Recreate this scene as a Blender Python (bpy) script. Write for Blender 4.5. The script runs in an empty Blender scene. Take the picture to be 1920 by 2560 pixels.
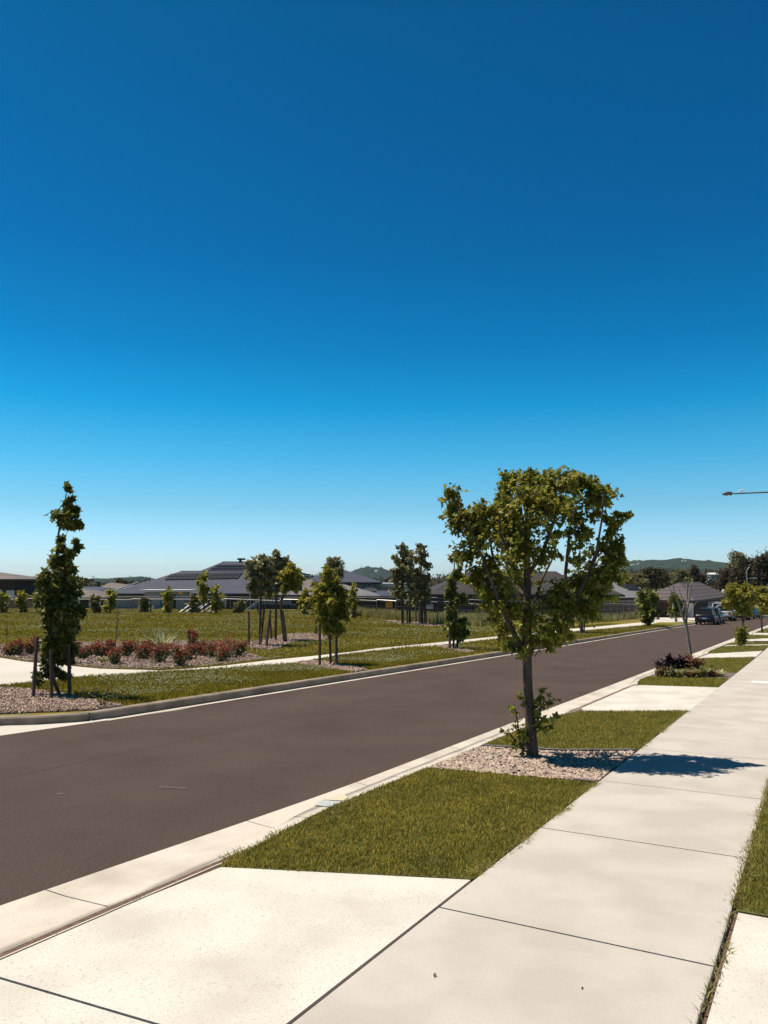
USE_HAZE = True
import bpy, math, random
import numpy as np
from mathutils import Vector, geometry
R = math.radians
random.seed(7); rng = np.random.default_rng(7)
SC = bpy.context.scene; COL = SC.collection
# ---------------------------------------------------------------- camera, sky, sun, exposure
F = 1950.; H = 1.9; PITCH = math.atan(165/1950)
cam_d = bpy.data.cameras.new('camera'); cam = bpy.data.objects.new('camera', cam_d); COL.objects.link(cam)
cam.location = (0, 0, H); cam.rotation_euler = (R(90)+PITCH, 0, 0)
cam_d.sensor_fit = 'HORIZONTAL'; cam_d.sensor_width = 36; cam_d.lens = 36*F/1920
cam_d.clip_start = .05; cam_d.clip_end = 30000
SC.camera = cam
SUN_EL, SUN_AZ = R(65), math.atan2(-1, .33)      # azimuth measured from +Y towards +X
world = bpy.data.worlds.new('World'); SC.world = world; world.use_nodes = True
nt = world.node_tree; nt.nodes.clear()
N = lambda t: nt.nodes.new(t)
wo = N('ShaderNodeOutputWorld'); bg = N('ShaderNodeBackground'); sky = N('ShaderNodeTexSky')
sky.sky_type = 'NISHITA'; sky.sun_disc = False; sky.sun_elevation = SUN_EL; sky.sun_rotation = SUN_AZ
sky.air_density = 1.0; sky.dust_density = .6; sky.ozone_density = 3.0; sky.altitude = 0
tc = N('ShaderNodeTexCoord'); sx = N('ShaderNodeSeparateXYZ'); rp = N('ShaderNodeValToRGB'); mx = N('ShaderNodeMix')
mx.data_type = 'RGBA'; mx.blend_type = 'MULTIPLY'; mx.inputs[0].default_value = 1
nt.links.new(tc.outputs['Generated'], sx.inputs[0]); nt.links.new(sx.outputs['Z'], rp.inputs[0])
SKYRAMP = [(0, (.72, .90, 1.1)), (.036, (.50, .73, .98)), (.087, (.30, .583, .71)), (.15, (.124, .545, .68)), (.213, (.02, .46, .63)), (.283, (.004, .355, .535)), (.391, (.003, .272, .45)), (.516, (.003, .25, .41)), (.61, (.004, .24, .375)), (.7, (.012, .05, .05)), (1, (.07, .035, .018))]  # top stops: unseen zenith darkened on purpose to deepen the shadows
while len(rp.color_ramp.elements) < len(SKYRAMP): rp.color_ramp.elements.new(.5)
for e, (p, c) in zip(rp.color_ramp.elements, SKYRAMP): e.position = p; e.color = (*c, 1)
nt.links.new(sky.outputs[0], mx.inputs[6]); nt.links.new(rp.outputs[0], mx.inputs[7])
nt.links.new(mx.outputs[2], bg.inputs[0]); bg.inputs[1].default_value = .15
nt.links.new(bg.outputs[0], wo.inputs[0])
sd = bpy.data.lights.new('sun', 'SUN'); sd.energy = 5.0; sd.angle = R(.55); sd.color = (1, .92, .80)
sun = bpy.data.objects.new('sun', sd); COL.objects.link(sun)
sv3 = Vector((math.sin(SUN_AZ)*math.cos(SUN_EL), math.cos(SUN_AZ)*math.cos(SUN_EL), math.sin(SUN_EL)))
sun.rotation_euler = sv3.to_track_quat('Z', 'Y').to_euler()
SC.view_settings.view_transform = 'Standard'; SC.view_settings.look = 'None'
SC.view_settings.exposure = .38; SC.view_settings.gamma = 1
SC.render.engine = 'CYCLES'
SC.cycles.max_bounces = 6; SC.cycles.transparent_max_bounces = 6; SC.cycles.volume_bounces = 0
# ---------------------------------------------------------------- terrain and projection helpers
SU = np.array([.49, .872]); SU /= np.linalg.norm(SU); SV = np.array([-SU[1], SU[0]])
ROADROT = -math.atan2(SU[0], SU[1])
def sst(a, b, x):
    t = min(1, max(0, (x-a)/(b-a))); return t*t*(3-2*t)
def T(x, y):
    z = -.0046*x-.0296*y
    if x < 12 and y > 35: z += .85*sst(38, 92, y)*sst(10, -12, x)
    if y > 120:
        z += 6.2*math.exp(-((x-82)/40)**2-((y-225)/60)**2)
        if y > 500: z += .026*(y-500)
    return z
def ray(px, py):
    x = (px-960)/F; y = -(py-1280)/F
    return Vector((x, math.cos(PITCH)-math.sin(PITCH)*y, math.sin(PITCH)+math.cos(PITCH)*y))
def G(px, py, dz=0):                      # where a sight line meets the ground raised by dz
    d = ray(px, py); lo, hi = 0., 200.
    t = (H-dz)/max(1e-4, -(d.z+.0046*d.x+.0296*d.y)); t = min(t, 400)
    for _ in range(12):
        p = Vector((0, 0, H))+d*t
        e = p.z-T(p.x, p.y)-dz
        if abs(e) < 1e-4: break
        t += e/max(.02, -(d.z+.0046*d.x+.0296*d.y))*.8
    return Vector((p.x, p.y, T(p.x, p.y)+dz))
def W(px, py, dep):                       # point of a sight line at depth dep
    d = ray(px, py); return Vector((0, 0, H))+d*(dep/d.y)
def UV(u, v, dz=0):
    p = SU*u+SV*v; return Vector((p[0], p[1], T(p[0], p[1])+dz))
def touv(p): return (p.x*SU[0]+p.y*SU[1], p.x*SV[0]+p.y*SV[1])
# ---------------------------------------------------------------- mesh builder
class MB:
    def __init__(s): s.v = []; s.f = []; s.n = 0
    def add(s, verts, faces):
        verts = np.asarray(verts, float).reshape(-1, 3); s.v.append(verts)
        for f in faces: s.f.append(np.array([f])+s.n)
        s.n += len(verts); return s
    def addmany(s, verts, farr):          # verts (m,k,3), farr list of index tuples into k
        m, k, _ = verts.shape; off = (np.arange(m)*k)[:, None]+s.n
        s.v.append(verts.reshape(-1, 3))
        for f in farr: s.f.append(off+np.array(f)[None, :])
        s.n += m*k; return s
    def box(s, c, size, rz=0, top=(1, 1), rx=0):
        hx, hy, hz = [q/2 for q in size]; P = []
        for z, kx, ky in ((-hz, 1, 1), (hz, top[0], top[1])):
            for a, b in ((-1, -1), (1, -1), (1, 1), (-1, 1)): P.append((a*hx*kx, b*hy*ky, z))
        P = np.array(P)
        if rx: P = P @ np.array([[1, 0, 0], [0, math.cos(rx), math.sin(rx)], [0, -math.sin(rx), math.cos(rx)]])
        if rz: P = P @ np.array([[math.cos(rz), math.sin(rz), 0], [-math.sin(rz), math.cos(rz), 0], [0, 0, 1]])
        return s.add(P+np.array(c), [(3, 2, 1, 0), (4, 5, 6, 7), (0, 1, 5, 4), (1, 2, 6, 5), (2, 3, 7, 6), (3, 0, 4, 7)])
    def tube(s, pts, rad, n=8, cap=True):
        pts = [Vector(p) for p in pts]; V = []
        if not hasattr(rad, '__len__'): rad = [rad]*len(pts)
        ref = None
        for i, p in enumerate(pts):
            t = (pts[min(i+1, len(pts)-1)]-pts[max(i-1, 0)]).normalized()
            a = Vector((1, 0, 0)) if abs(t.x) < .9 else Vector((0, 1, 0))
            if ref is not None: a = ref
            b = t.cross(a).normalized(); ref = a = b.cross(t).normalized()
            for k in range(n):
                q = 2*math.pi*k/n; V.append(p+(a*math.cos(q)+b*math.sin(q))*rad[i])
        Fc = []
        for i in range(len(pts)-1):
            for k in range(n):
                k2 = (k+1) % n; Fc.append((i*n+k, i*n+k2, (i+1)*n+k2, (i+1)*n+k))
        if cap: Fc += [tuple(range(n))[::-1], tuple((len(pts)-1)*n+k for k in range(n))]
        return s.add([tuple(q) for q in V], Fc)
    def quad(s, a, b, c, d): return s.add([tuple(a), tuple(b), tuple(c), tuple(d)], [(0, 1, 2, 3)])
    def build(s, name, mat, parent=None, origin=None, smooth=False):
        V = np.concatenate(s.v); 
        if origin is None: origin = parent['_o'] if parent is not None else V.mean(0)
        o3 = np.array(origin, float)
        V = V-o3
        L = np.concatenate([a.reshape(-1) for a in s.f]); tot = np.concatenate([np.full(a.shape[0], a.shape[1]) for a in s.f])
        me = bpy.data.meshes.new(name); me.vertices.add(len(V)); me.vertices.foreach_set('co', V.reshape(-1))
        me.loops.add(len(L)); me.loops.foreach_set('vertex_index', L.astype(np.int32))
        me.polygons.add(len(tot)); me.polygons.foreach_set('loop_start', (np.cumsum(tot)-tot).astype(np.int32))
        me.polygons.foreach_set('loop_total', tot.astype(np.int32))
        me.update(calc_edges=True); me.validate()
        if smooth: me.shade_smooth()
        else: me.shade_flat()
        me.materials.append(mat)
        o = bpy.data.objects.new(name, me); COL.objects.link(o)
        if parent is not None:
            o.parent = parent; po = np.array(parent['_o'])
            o.location = tuple(o3-po)
        else: o.location = tuple(o3)
        o['_o'] = tuple(o3); return o
def tag(o, label=None, cat=None, group=None, kind=None):
    for k, v in (('label', label), ('category', cat), ('group', group), ('kind', kind)):
        if v: o[k] = v
    return o
def thing(name, loc, label, cat, group=None):
    o = bpy.data.objects.new(name, None); COL.objects.link(o); o.location = tuple(loc); o['_o'] = tuple(loc)
    o.empty_display_size = .2
    return tag(o, label, cat, group)
# ---------------------------------------------------------------- materials
def mat(name, c1, c2=None, scale=5., rough=.85, bump=0, bscale=60., detail=6, spec=.3, metal=0, speck=None, island=0, trans=0, coords='Object', contrast=(.35, .65), stretch=None):
    m = bpy.data.materials.new(name); m.use_nodes = True; t = m.node_tree; n = t.nodes; l = t.links
    b = n['Principled BSDF']; b.inputs['Roughness'].default_value = rough; b.inputs['Metallic'].default_value = metal
    b.inputs['Specular IOR Level'].default_value = spec
    tcn = n.new('ShaderNodeTexCoord'); vec = tcn.outputs['Object']
    if coords == 'world':
        gp = n.new('ShaderNodeNewGeometry'); vec = gp.outputs['Position']
    if stretch:
        mp = n.new('ShaderNodeMapping'); mp.inputs['Scale'].default_value = stretch
        mp.inputs['Rotation'].default_value = (0, 0, 0 if coords != 'world' else -math.atan2(SU[0], SU[1])*-1)
        l.new(vec, mp.inputs[0]); vec = mp.outputs[0]
    col = None
    if c2 is None: c2 = tuple(q*.85 for q in c1)
    nz = n.new('ShaderNodeTexNoise'); nz.inputs['Scale'].default_value = scale; nz.inputs['Detail'].default_value = detail
    l.new(vec, nz.inputs['Vector'])
    cr = n.new('ShaderNodeValToRGB'); cr.color_ramp.elements[0].position = contrast[0]; cr.color_ramp.elements[1].position = contrast[1]
    cr.color_ramp.elements[0].color = (*c2, 1); cr.color_ramp.elements[1].color = (*c1, 1)
    l.new(nz.outputs['Fac'], cr.inputs[0]); col = cr.outputs[0]
    if speck:                            # (scale, threshold, colour, amount)
        sc, th, scol, amt = speck
        n2 = n.new('ShaderNodeTexNoise'); n2.inputs['Scale'].default_value = sc; n2.inputs['Detail'].default_value = 3
        l.new(vec, n2.inputs['Vector'])
        r2 = n.new('ShaderNodeValToRGB'); r2.color_ramp.elements[0].position = th; r2.color_ramp.elements[1].position = th+.09
        r2.color_ramp.elements[1].color = (amt, amt, amt, 1)
        l.new(n2.outputs['Fac'], r2.inputs[0])
        mm = n.new('ShaderNodeMix'); mm.data_type = 'RGBA'; l.new(r2.outputs[0], mm.inputs[0]); l.new(col, mm.inputs[6])
        mm.inputs[7].default_value = (*scol, 1); col = mm.outputs[2]
    if island:
        ge = n.new('ShaderNodeNewGeometry'); ma = n.new('ShaderNodeMapRange'); ma.inputs[3].default_value = 1-island; ma.inputs[4].default_value = 1+island
        l.new(ge.outputs['Random Per Island'], ma.inputs[0])
        hs = n.new('ShaderNodeHueSaturation'); l.new(ma.outputs[0], hs.inputs['Value']); l.new(col, hs.inputs['Color'])
        mh = n.new('ShaderNodeMath'); mh.operation = 'MULTIPLY_ADD'; mh.inputs[1].default_value = 7.13; mh.inputs[2].default_value = 0
        fr = n.new('ShaderNodeMath'); fr.operation = 'FRACT'; l.new(ge.outputs['Random Per Island'], mh.inputs[0]); l.new(mh.outputs[0], fr.inputs[0])
        mr = n.new('ShaderNodeMapRange'); mr.inputs[3].default_value = .5-island*.045; mr.inputs[4].default_value = .5+island*.05
        l.new(fr.outputs[0], mr.inputs[0]); l.new(mr.outputs[0], hs.inputs['Hue']); col = hs.outputs[0]
    l.new(col, b.inputs['Base Color'])
    if bump:
        n3 = n.new('ShaderNodeTexNoise'); n3.inputs['Scale'].default_value = bscale; n3.inputs['Detail'].default_value = 5; l.new(vec, n3.inputs['Vector'])
        bp = n.new('ShaderNodeBump'); bp.inputs['Strength'].default_value = bump; bp.inputs['Distance'].default_value = .02
        l.new(n3.outputs['Fac'], bp.inputs['Height']); l.new(bp.outputs[0], b.inputs['Normal'])
    if trans:
        tr = n.new('ShaderNodeBsdfTranslucent'); ms = n.new('ShaderNodeMixShader'); ms.inputs[0].default_value = trans
        hs2 = n.new('ShaderNodeHueSaturation'); hs2.inputs['Hue'].default_value = .5; hs2.inputs['Value'].default_value = 1.5; l.new(col, hs2.inputs['Color'])
        l.new(hs2.outputs[0], tr.inputs[0]); l.new(b.outputs[0], ms.inputs[1]); l.new(tr.outputs[0], ms.inputs[2])
        l.new(ms.outputs[0], n['Material Output'].inputs[0])
    m['col'] = col.name if False else ''
    return m
def ribs(m, scale, depth=.5, axis='x', width=None, dark=.75, prof='SIN'):   # corrugation / tile courses
    t = m.node_tree; n = t.nodes; l = t.links; b = n['Principled BSDF']
    tcn = n.new('ShaderNodeTexCoord'); w = n.new('ShaderNodeTexWave'); w.wave_profile = prof
    w.bands_direction = axis.upper(); w.inputs['Scale'].default_value = scale; l.new(tcn.outputs['Object'], w.inputs[0])
    bp = n.new('ShaderNodeBump'); bp.inputs['Strength'].default_value = depth; bp.inputs['Distance'].default_value = .05
    l.new(w.outputs['Fac'], bp.inputs['Height']); l.new(bp.outputs[0], b.inputs['Normal'])
    lk = b.inputs['Base Color'].links[0]; src = lk.from_socket
    mm = n.new('ShaderNodeMix'); mm.data_type = 'RGBA'; mm.blend_type = 'MULTIPLY'; mm.inputs[0].default_value = 1
    mr = n.new('ShaderNodeMapRange'); mr.inputs[3].default_value = dark; mr.inputs[4].default_value = 1.05
    l.new(w.outputs['Fac'], mr.inputs[0]); l.new(src, mm.inputs[6]); l.new(mr.outputs[0], mm.inputs[7]); l.new(mm.outputs[2], b.inputs['Base Color'])
    return m
M = {}
M['asphalt'] = mat('asphalt', (.080, .055, .043), (.056, .037, .028), .8, .9, .8, 75, 8, .2, coords='world', speck=(85, .585, (.16, .13, .115), .55), contrast=(.25, .75))
M['concrete'] = mat('path_concrete', (.475, .435, .392), (.41, .368, .328), 1.6, .9, .12, 90, 8, .3, coords='world', speck=(110, .60, (.30, .265, .235), .6), contrast=(.38, .6))
M['drive'] = mat('drive_concrete', (.585, .555, .495), (.47, .435, .38), 1.7, .9, .12, 70, 9, .3, coords='world', speck=(75, .565, (.36, .325, .285), .7), contrast=(.3, .62))
M['gutter'] = mat('kerb_concrete', (.56, .505, .435), (.40, .35, .295), 1.6, .85, .15, 60, 9, .3, coords='world', speck=(60, .62, (.28, .24, .20), .6), contrast=(.3, .6))
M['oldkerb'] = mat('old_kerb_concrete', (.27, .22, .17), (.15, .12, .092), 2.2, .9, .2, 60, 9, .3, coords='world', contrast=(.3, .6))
M['parkpath'] = mat('park_path_concrete', (.55, .515, .46), (.47, .43, .375), .5, .9, .1, 60, 6, .2, coords='world')
M['joint'] = mat('dirt_joint', (.16, .10, .078), (.09, .055, .042), 30, .95, .4, 90, coords='world')
M['soil'] = mat('soil', (.12, .09, .065), (.07, .05, .035), 9, .95, .6, 60, coords='world')
M['lawn'] = mat('lawn_soil', (.11, .115, .028), (.075, .08, .02), 22, .95, .8, 60, coords='world', speck=(7, .55, (.11, .115, .035), .7))
M['park'] = mat('park_turf', (.19, .15, .022), (.13, .108, .015), 1.1, .95, 1.0, 18, 10, .15, coords='world', speck=(3.2, .56, (.17, .175, .075), .6), contrast=(.3, .6))
M['field'] = mat('dry_field', (.16, .155, .055), (.10, .105, .03), .25, .95, .8, 4, 10, .1, coords='world')
M['blade'] = mat('grass_blade', (.285, .228, .036), (.19, .165, .024), 3, .7, 0, island=.6, trans=.35, coords='world')
M['blade2'] = mat('park_grass_blade', (.215, .172, .016), (.15, .128, .012), .8, .75, 0, island=.5, trans=.35, coords='world')
M['straw'] = mat('tall_grass', (.30, .26, .10), (.17, .165, .045), .5, .8, 0, island=.4, trans=.25, coords='world')
M['clover'] = mat('clover_flower', (.36, .36, .20), (.28, .29, .13), 3, .8, island=.2)
M['pebble'] = mat('pebble', (.44, .34, .265), (.30, .22, .165), 9, .6, .1, 60, island=.42, coords='world')
M['mulch'] = mat('mulch_chip', (.46, .335, .265), (.22, .15, .115), 9, .85, island=.45, coords='world')
M['mulchbase'] = mat('mulch_base', (.22, .165, .14), (.10, .07, .06), 16, .95, 1., 40, coords='world')
M['bark'] = mat('bark', (.13, .092, .068), (.055, .038, .03), 16, .9, .6, 30, stretch=(1, 1, .3))
M['bark2'] = mat('pale_bark', (.30, .25, .21), (.15, .12, .10), 22, .9, .6, 30)
M['stake'] = mat('weathered_stake', (.10, .075, .06), (.055, .042, .035), 12, .9, .3, 40, stretch=(1, 1, .15))
M['maple'] = mat('maple_leaf', (.27, .25, .032), (.125, .13, .017), 2.2, .5, island=.55, trans=.45, spec=.4)
M['vine'] = mat('dark_leaf', (.19, .185, .032), (.085, .095, .017), 2.2, .5, island=.45, trans=.3, spec=.4)
M['young'] = mat('young_leaf', (.31, .275, .042), (.165, .155, .024), 2., .55, island=.4, trans=.35)
M['gum'] = mat('gum_leaf', (.26, .235, .10), (.13, .12, .05), 1., .55, island=.4, trans=.2)
M['wood1'] = mat('wood_leaf', (.075, .072, .028), (.035, .036, .014), .12, .8, island=.5, trans=.12, coords='world')
M['brownleaf'] = mat('brown_leaf', (.105, .075, .042), (.055, .046, .024), .3, .8, island=.45, trans=.12, coords='world')
M['redleaf'] = mat('red_leaf', (.36, .048, .032), (.13, .04, .02), 5, .55, island=.5, trans=.3)
M['purple'] = mat('purple_leaf', (.035, .018, .022), (.02, .01, .012), 5, .5, island=.4)
M['rust'] = mat('rusty_leaf', (.26, .11, .06), (.16, .07, .035), 5, .6, island=.4, trans=.2)
M['strap'] = mat('strap_leaf', (.24, .24, .075), (.13, .15, .04), 5, .5, island=.35, trans=.25)
M['strapred'] = mat('bronze_strap_leaf', (.22, .12, .045), (.13, .09, .03), 5, .5, island=.35, trans=.25)
M['palestrap'] = mat('pale_strap_leaf', (.40, .40, .22), (.24, .27, .12), 5, .5, island=.3, trans=.2)
M['edging'] = mat('grey_edging', (.15, .14, .145), (.11, .10, .105), 8, .6)
M['metal'] = mat('galvanised_steel', (.42, .42, .43), (.34, .34, .35), 6, .45, metal=.6)
M['wire'] = mat('fence_wire', (.40, .39, .37), (.30, .29, .28), 6, .5, metal=.3)
M['postgrey'] = mat('fence_post', (.20, .18, .165), (.13, .115, .105), 6, .7)
M['roofblue'] = ribs(mat('grey_metal_roof', (.068, .073, .105), (.056, .06, .087), .6, .65, spec=.2), 1.25, .5, 'x')
M['rooflight'] = ribs(mat('light_metal_roof', (.42, .42, .44), (.34, .34, .36), .6, .5, spec=.4), 1.25, .4, 'x')
M['roofmid'] = ribs(mat('mid_grey_roof', (.20, .19, .20), (.155, .15, .16), .6, .55, spec=.3), 1.25, .4, 'x')
M['roofdark'] = ribs(mat('charcoal_roof', (.062, .054, .056), (.045, .040, .042), .6, .75, spec=.15), 1.25, .5, 'x')
M['tile'] = ribs(mat('tile_roof', (.13, .105, .11), (.10, .08, .085), 2.5, .85), .72, .8, 'z', prof='SAW', dark=.55)
M['tilebrown'] = ribs(mat('brown_tile_roof', (.20, .165, .15), (.14, .115, .105), 2.5, .75), 1.15, .7, 'z', prof='SAW', dark=.6)
M['fascia'] = mat('dark_fascia', (.05, .045, .045), rough=.5)
M['fasciawhite'] = mat('white_fascia', (.72, .70, .66), rough=.5)
M['wallgrey'] = ribs(mat('grey_lilac_wall', (.30, .28, .29), (.25, .235, .245), 1, .8), 2.2, .2, 'z', dark=.9)
M['wallcream'] = mat('cream_wall', (.62, .57, .47), (.55, .50, .41), .6, .85)
M['wallwhite'] = mat('white_wall', (.62, .60, .57), (.54, .52, .49), .6, .85)
M['walldark'] = ribs(mat('dark_clad_wall', (.055, .045, .042), (.04, .033, .03), 1, .75), 3, .3, 'z', dark=.8)
M['wallgreen'] = mat('grey_green_wall', (.19, .22, .20), (.16, .19, .17), .8, .85)
M['brick'] = mat('brown_brick', (.20, .105, .075), (.12, .065, .05), 3, .9, .3, 20)
M['brickdark'] = mat('dark_brick', (.09, .055, .045), (.055, .036, .03), 3, .9, .3, 20)
M['timber'] = ribs(mat('dark_timber', (.065, .05, .044), (.04, .031, .028), 2, .8), 2.1, .9, 'z', prof='SAW', dark=.35)
M['orangewall'] = mat('tan_retaining_wall', (.26, .17, .12), (.20, .13, .095), 1, .85, .2, 20)
M['glass'] = mat('window_glass', (.012, .013, .016), (.01, .01, .013), 1, .12, spec=.4)
M['solar'] = mat('solar_glass', (.016, .016, .022), (.012, .012, .016), 1, .45, spec=.25)
M['frame'] = mat('aluminium_frame', (.45, .45, .45), rough=.4, metal=.5)
M['white'] = mat('white_paint', (.75, .74, .71), (.68, .67, .64), 3, .4)
M['black'] = mat('black_plastic', (.02, .02, .02), rough=.5)
M['orange'] = mat('orange_sign_face', (.9, .40, .03), (.85, .34, .02), 3, .5)
M['signred'] = mat('sign_red', (.45, .03, .03), rough=.5)
M['signtext'] = mat('sign_text_brown', (.28, .06, .01), rough=.6)
M['signtextb'] = mat('sign_text_black', (.04, .05, .07), rough=.6)
M['yellow'] = mat('yellow_paint', (.54, .47, .30), (.52, .46, .38), 9, .7)
M['bluepaint'] = mat('faded_blue_paint', (.33, .38, .40), (.44, .43, .39), 9, .7)
M['carblue'] = mat('dark_blue_paint', (.012, .018, .028), rough=.3, spec=.35)
M['carwhite'] = mat('white_car_paint', (.72, .72, .74), rough=.25, spec=.6)
M['cargrey'] = mat('grey_car_paint', (.05, .048, .05), rough=.3, spec=.35)
M['tyre'] = mat('tyre_rubber', (.02, .02, .02), rough=.85)
M['redlight'] = mat('tail_light', (.25, .01, .01), rough=.25)
M['teal'] = mat('teal_door', (.05, .16, .14), rough=.6)
M['plastic'] = mat('white_tank', (.70, .68, .66), rough=.5)
M['hillwood'] = mat('hill_forest', (.030, .042, .022), (.014, .022, .013), .012, .95, 1., .03, 10, .05, coords='world')
M['lamp'] = mat('lamp_glass', (.7, .7, .7), rough=.2)
M['scuff'] = mat('scuffed_asphalt', (.10, .074, .06), (.085, .06, .048), 14, .9, coords='world', contrast=(.4, .6))
# asphalt: long paving seam and a tyre-worn band that belong to the road itself
def road_seam(m, v0, w=.03, dk=.62, wob=.06):
    t = m.node_tree; n = t.nodes; l = t.links; b = n['Principled BSDF']
    ge = n.new('ShaderNodeNewGeometry'); dt = n.new('ShaderNodeVectorMath'); dt.operation = 'DOT_PRODUCT'; dt.inputs[1].default_value = (SV[0], SV[1], 0)
    l.new(ge.outputs['Position'], dt.inputs[0])
    nz = n.new('ShaderNodeTexNoise'); nz.inputs['Scale'].default_value = 2; l.new(ge.outputs['Position'], nz.inputs[0])
    a = n.new('ShaderNodeMath'); a.operation = 'MULTIPLY_ADD'; a.inputs[1].default_value = wob; l.new(nz.outputs['Fac'], a.inputs[0]); l.new(dt.outputs['Value'], a.inputs[2])
    s = n.new('ShaderNodeMath'); s.operation = 'SUBTRACT'; s.inputs[1].default_value = v0+wob/2; l.new(a.outputs[0], s.inputs[0])
    ab = n.new('ShaderNodeMath'); ab.operation = 'ABSOLUTE'; l.new(s.outputs[0], ab.inputs[0])
    mr = n.new('ShaderNodeMapRange'); mr.inputs[1].default_value = .004; mr.inputs[2].default_value = w; mr.inputs[3].default_value = dk; mr.inputs[4].default_value = 1
    l.new(ab.outputs[0], mr.inputs[0])
    src = b.inputs['Base Color'].links[0].from_socket
    mm = n.new('ShaderNodeMix'); mm.data_type = 'RGBA'; mm.blend_type = 'MULTIPLY'; mm.inputs[0].default_value = 1
    l.new(src, mm.inputs[6]); l.new(mr.outputs[0], mm.inputs[7]); l.new(mm.outputs[2], b.inputs['Base Color'])
_sp = G(350, 1874, -.12); road_seam(M['asphalt'], touv(_sp)[1]); road_seam(M['gutter'], 4.20, .07, .42, .10)
# ---------------------------------------------------------------- ground helpers
def slab(name, pts, dz, thick, m, kind='structure', label=None, res=1.2, origin=None):   # pts: list of Vector on the ground plane (x,y used)
    P = [Vector((p[0], p[1], 0)) for p in pts]
    area = sum(P[i].x*P[(i+1) % len(P)].y-P[(i+1) % len(P)].x*P[i].y for i in range(len(P)))
    if area < 0: P = P[::-1]
    Q = []
    for i, p in enumerate(P):
        q = P[(i+1) % len(P)]; k = max(1, int((q-p).length/res))
        for j in range(k): Q.append(p.lerp(q, j/k))
    tris = geometry.tessellate_polygon([Q]); n = len(Q)
    V = [(q.x, q.y, T(q.x, q.y)+dz) for q in Q]+[(q.x, q.y, T(q.x, q.y)+dz-thick) for q in Q]
    Fc = []
    for t in tris:
        a, b, c = t; ar = (Q[b]-Q[a]).cross(Q[c]-Q[a]).z
        Fc.append((a, b, c) if ar > 0 else (a, c, b))
    for i in range(n): j = (i+1) % n; Fc.append((j, i, i+n, j+n))
    mb = MB().add(V, Fc)
    if name is None: return mb
    o = mb.build(name, m); tag(o, kind=kind); return o
def strip(name, us, prof, m, kind='structure'):
    V = []; k = None
    for u in us:
        pr = prof(u); k = len(pr)
        for v, dz in pr: V.append(tuple(UV(u, v, dz)))
    Fc = []
    for i in range(len(us)-1):
        for j in range(k-1): Fc.append((i*k+j, (i+1)*k+j, (i+1)*k+j+1, i*k+j+1))
    o = MB().add(V, Fc).build(name, m); tag(o, kind=kind); return o
def inpoly(x, y, poly):
    ins = np.zeros(len(x), bool); n = len(poly)
    for i in range(n):
        x1, y1 = poly[i][0], poly[i][1]; x2, y2 = poly[(i+1) % n][0], poly[(i+1) % n][1]
        c = ((y1 > y) != (y2 > y)); 
        with np.errstate(divide='ignore', invalid='ignore'): xi = (x2-x1)*(y-y1)/(y2-y1)+x1
        ins ^= c & (x < xi)
    return ins
def Tn(x, y): return np.array([T(a, b) for a, b in zip(x, y)])
def sample(poly, n, g=rng):
    xs = [p[0] for p in poly]; ys = [p[1] for p in poly]; X = []; Y = []; tot = 0
    while tot < n:
        x = g.uniform(min(xs), max(xs), n); y = g.uniform(min(ys), max(ys), n); k = inpoly(x, y, poly); X.append(x[k]); Y.append(y[k]); tot += k.sum()
    return np.concatenate(X)[:n], np.concatenate(Y)[:n]
def blades(name, x, y, dz, h, w, m, lean=.45, kind='stuff', parent=None):
    n = len(x); z = Tn(x, y)+dz; a = rng.uniform(0, 2*np.pi, n); hh = h*rng.uniform(.5, 1.25, n); ww = w*rng.uniform(.7, 1.3, n)
    la = rng.uniform(0, 2*np.pi, n); ll = hh*lean*rng.uniform(.1, 1.4, n)
    dx, dy = np.cos(a)*ww/2, np.sin(a)*ww/2; lx, ly = np.cos(la)*ll, np.sin(la)*ll
    V = np.zeros((n, 5, 3))
    V[:, 0] = np.stack([x-dx, y-dy, z], 1); V[:, 1] = np.stack([x+dx, y+dy, z], 1)
    V[:, 2] = np.stack([x+dx*.8+lx*.4, y+dy*.8+ly*.4, z+hh*.6], 1); V[:, 3] = np.stack([x-dx*.8+lx*.4, y-dy*.8+ly*.4, z+hh*.6], 1)
    V[:, 4] = np.stack([x+lx, y+ly, z+hh], 1)
    mb = MB().addmany(V, [(0, 1, 2, 3), (3, 2, 4)])
    if name is None: return mb
    o = mb.build(name, m, parent); 
    if parent is None: tag(o, kind=kind)
    return o
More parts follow.
